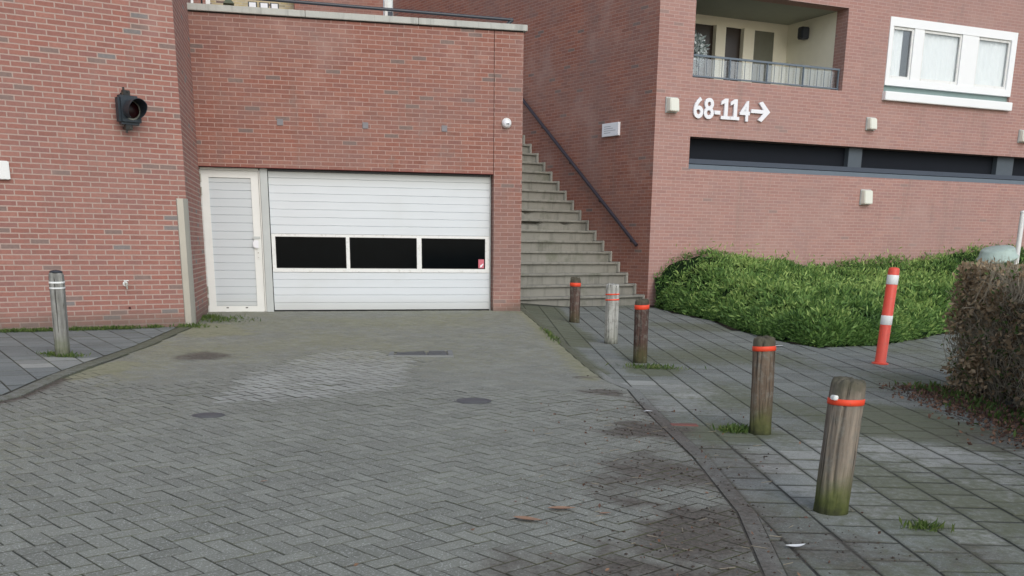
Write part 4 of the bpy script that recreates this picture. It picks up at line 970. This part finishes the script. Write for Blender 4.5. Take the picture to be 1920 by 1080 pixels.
blades('green_weeds', wc2, 900, 0, .075, M_grass, 'small green weeds at the garage corner and round the bollard feet')
n_ = 7000; lx = 4.35+rng.normal(0, .24, n_)-.05; ly = rng.uniform(5.5, 10.8, n_); k = lx < 4.7; lx, ly = lx[k], ly[k]
o = leaf_object('leaf_litter', np.column_stack([lx, ly, gz(lx, ly)+.008+rng.random(len(lx))*.02]), np.tile([0, 0, .15], (len(lx), 1)), rng.uniform(.02, .05, len(lx)), rng.random(len(lx)), M_litter, None, .65, .1)
o.data.transform(Matrix.Identity(4)); o['kind'] = 'stuff'; tag(o, 'reddish brown fallen leaves at the foot of the hedge', 'leaf litter')
n_ = 900; lx = 4.35+rng.normal(0, .14, n_); ly = rng.uniform(8.0, 10.9, n_)
o = leaf_object('hedge_weeds', np.column_stack([lx, ly, gz(lx, ly)]), np.tile([0, 0, 1.0], (n_, 1)), rng.uniform(.04, .10, n_), rng.random(n_)*.7, M_grass, None, .3, 1.0); o['kind'] = 'stuff'; tag(o, 'green weeds under the edge of the brown hedge', 'weeds')
# single dry leaves and bits of litter on the paving
def dry_leaf(x, y, L, a, lab, mat=None, name='dry_leaf', cat='leaf', curl=.3):
    b = MB(); n3 = 8; vs = []; fs = []
    for k in range(n3+1):
        t_ = k/n3; w_ = L*.22*math.sin(math.pi*min(1, t_*.95+.03))**.8*(1-.3*t_); xx = (t_-.5)*L
        for q_ in (-1, 0, 1): vs.append((xx, q_*w_, .006+curl*L*.35*(abs(t_-.5)*2)**2*.5+abs(q_)*w_*.35))
    for k in range(n3):
        for q_ in range(2): a0 = 3*k+q_; fs.append((a0, a0+1, a0+4, a0+3))
    o = b.add(vs, fs).build(name, mat or M_dryl, None, smooth=True, loc=(x, y, gzf(x, y)+.002)); o.rotation_euler = (0, 0, a); tag(o, lab, cat); return o
M_dryl = M_plain('dry_leaf', (.30, .19, .13), .8, .1, var=.3, scale=30)
G_ = 'dry leaves on the paving'
for args in ((.08, 5.24, .16, -.4, 'curled brown leaf on the driveway, left one of the pair near the bottom'), (.27, 5.48, .15, .1, 'long thin brown leaf on the driveway beside the muddy patch'), (.5, 5.42, .07, .3, 'small pinkish leaf at the edge of the muddy patch'),
             (-1.44, 5.87, .05, .8, 'tiny orange brown leaf alone in the middle of the driveway'), (3.35, 13.9, .20, .5, 'brown leaf lying before the shrub bed'), (1.5, 4.3, .22, .2, 'long pale brown leaf at the bottom beside the nearest bollard')):
    dry_leaf(*args)['group'] = G_
dry_leaf(1.14, 8.73, .08, .2, 'small white scrap of paper at the driveway edge', M_letter, 'paper_scrap', 'litter', .1)
dry_leaf(1.40, 4.92, .11, .3, 'crumpled translucent white scrap near the bottom of the picture', M_wband, 'paper_scrap', 'litter', .6)
dry_leaf(3.62, 14.35, .16, .6, 'pale scrap at the edge of the shrub bed', M_wband, 'paper_scrap', 'litter', .3)
# twigs and grit in the mud
tg = MB()
for k in range(70):
    x_ = rng.normal(.85, .45); y_ = rng.uniform(4.0, 8.6); L = rng.uniform(.02, .09); a = rng.random()*3.14; z_ = gzf(x_, y_)+.004
    tg.tube((x_, y_, z_), (x_+L*math.cos(a), y_+L*math.sin(a), z_+.004), .0018, 5)
o = tg.build('twig_litter', M_twig); o['kind'] = 'stuff'; tag(o, 'tiny twigs and crumbs scattered over the muddy edge of the driveway', 'twigs')
# white flowering plant on the balcony
fp = empty('flowering_plant', put(S0, YR, 1.15, 4.22, -.75), YR, 'white flowering plant behind the glass rail at the left end of the balcony', 'plant')
n_ = 1500; u = rng.normal(size=(n_, 3)); u /= np.linalg.norm(u, axis=1)[:, None]; rr = rng.uniform(.5, 1, n_)[:, None]
leaf_object('foliage', u*rr*np.array([.42, .3, .38])+np.array([0, 0, .62]), u, rng.uniform(.06, .12, n_), rng.random(n_), M_whitepl, fp, .5, .5)
MB().lathe([(.10, 0), (.14, .22), (.15, .24)], 20).build('pot', M_ceil, fp)

# crumbs of earth, bark and leaf bits along the muddy edge
n_ = 9000; ix = rng.uniform(.1, 2.3, n_); iy = rng.uniform(3.8, 11.2, n_); k = rng.random(n_) < np.clip(f_dirt(ix, iy)-.25, 0, 1)*1.1*fbm(ix*5, iy*5)
ix, iy = ix[k], iy[k]; rr = rng.uniform(.002, .009, len(ix))**1.0; iz = gz(ix, iy)+rr*.3
oc = np.array([(1, 0, 0), (-1, 0, 0), (0, 1, 0), (0, -1, 0), (0, 0, .6), (0, 0, -.6)])
V = (np.stack([ix, iy, iz], 1)[:, None]+oc[None]*rr[:, None, None]*rng.uniform(.6, 1.6, (len(ix), 6, 1))); F = np.array([(0, 2, 4), (2, 1, 4), (1, 3, 4), (3, 0, 4), (2, 0, 5), (1, 2, 5), (3, 1, 5), (0, 3, 5)])[None]+np.arange(len(ix))[:, None, None]*6
me = bpy.data.meshes.new('soil_crumbs'); me.from_pydata(V.reshape(-1, 3).tolist(), [], F.reshape(-1, 3).tolist()); me.materials.append(M_plain('crumb', (.06, .048, .04), .95, .1, var=.4, scale=30))
o = link(bpy.data.objects.new('soil_crumbs', me)); o['kind'] = 'stuff'; tag(o, 'dark crumbs of earth strewn along the muddy edge of the driveway', 'soil')
n_ = 420; bx_ = rng.normal(.9, .5, n_); by_ = rng.uniform(4, 9, n_)
o = leaf_object('leaf_bits', np.column_stack([bx_, by_, gz(bx_, by_)+.004]), np.tile([0, 0, .05], (n_, 1)), rng.uniform(.008, .03, n_), rng.random(n_), M_litter, None, .6, .05); o['kind'] = 'stuff'; tag(o, 'small reddish brown leaf bits scattered over the lower right of the driveway', 'leaf litter')
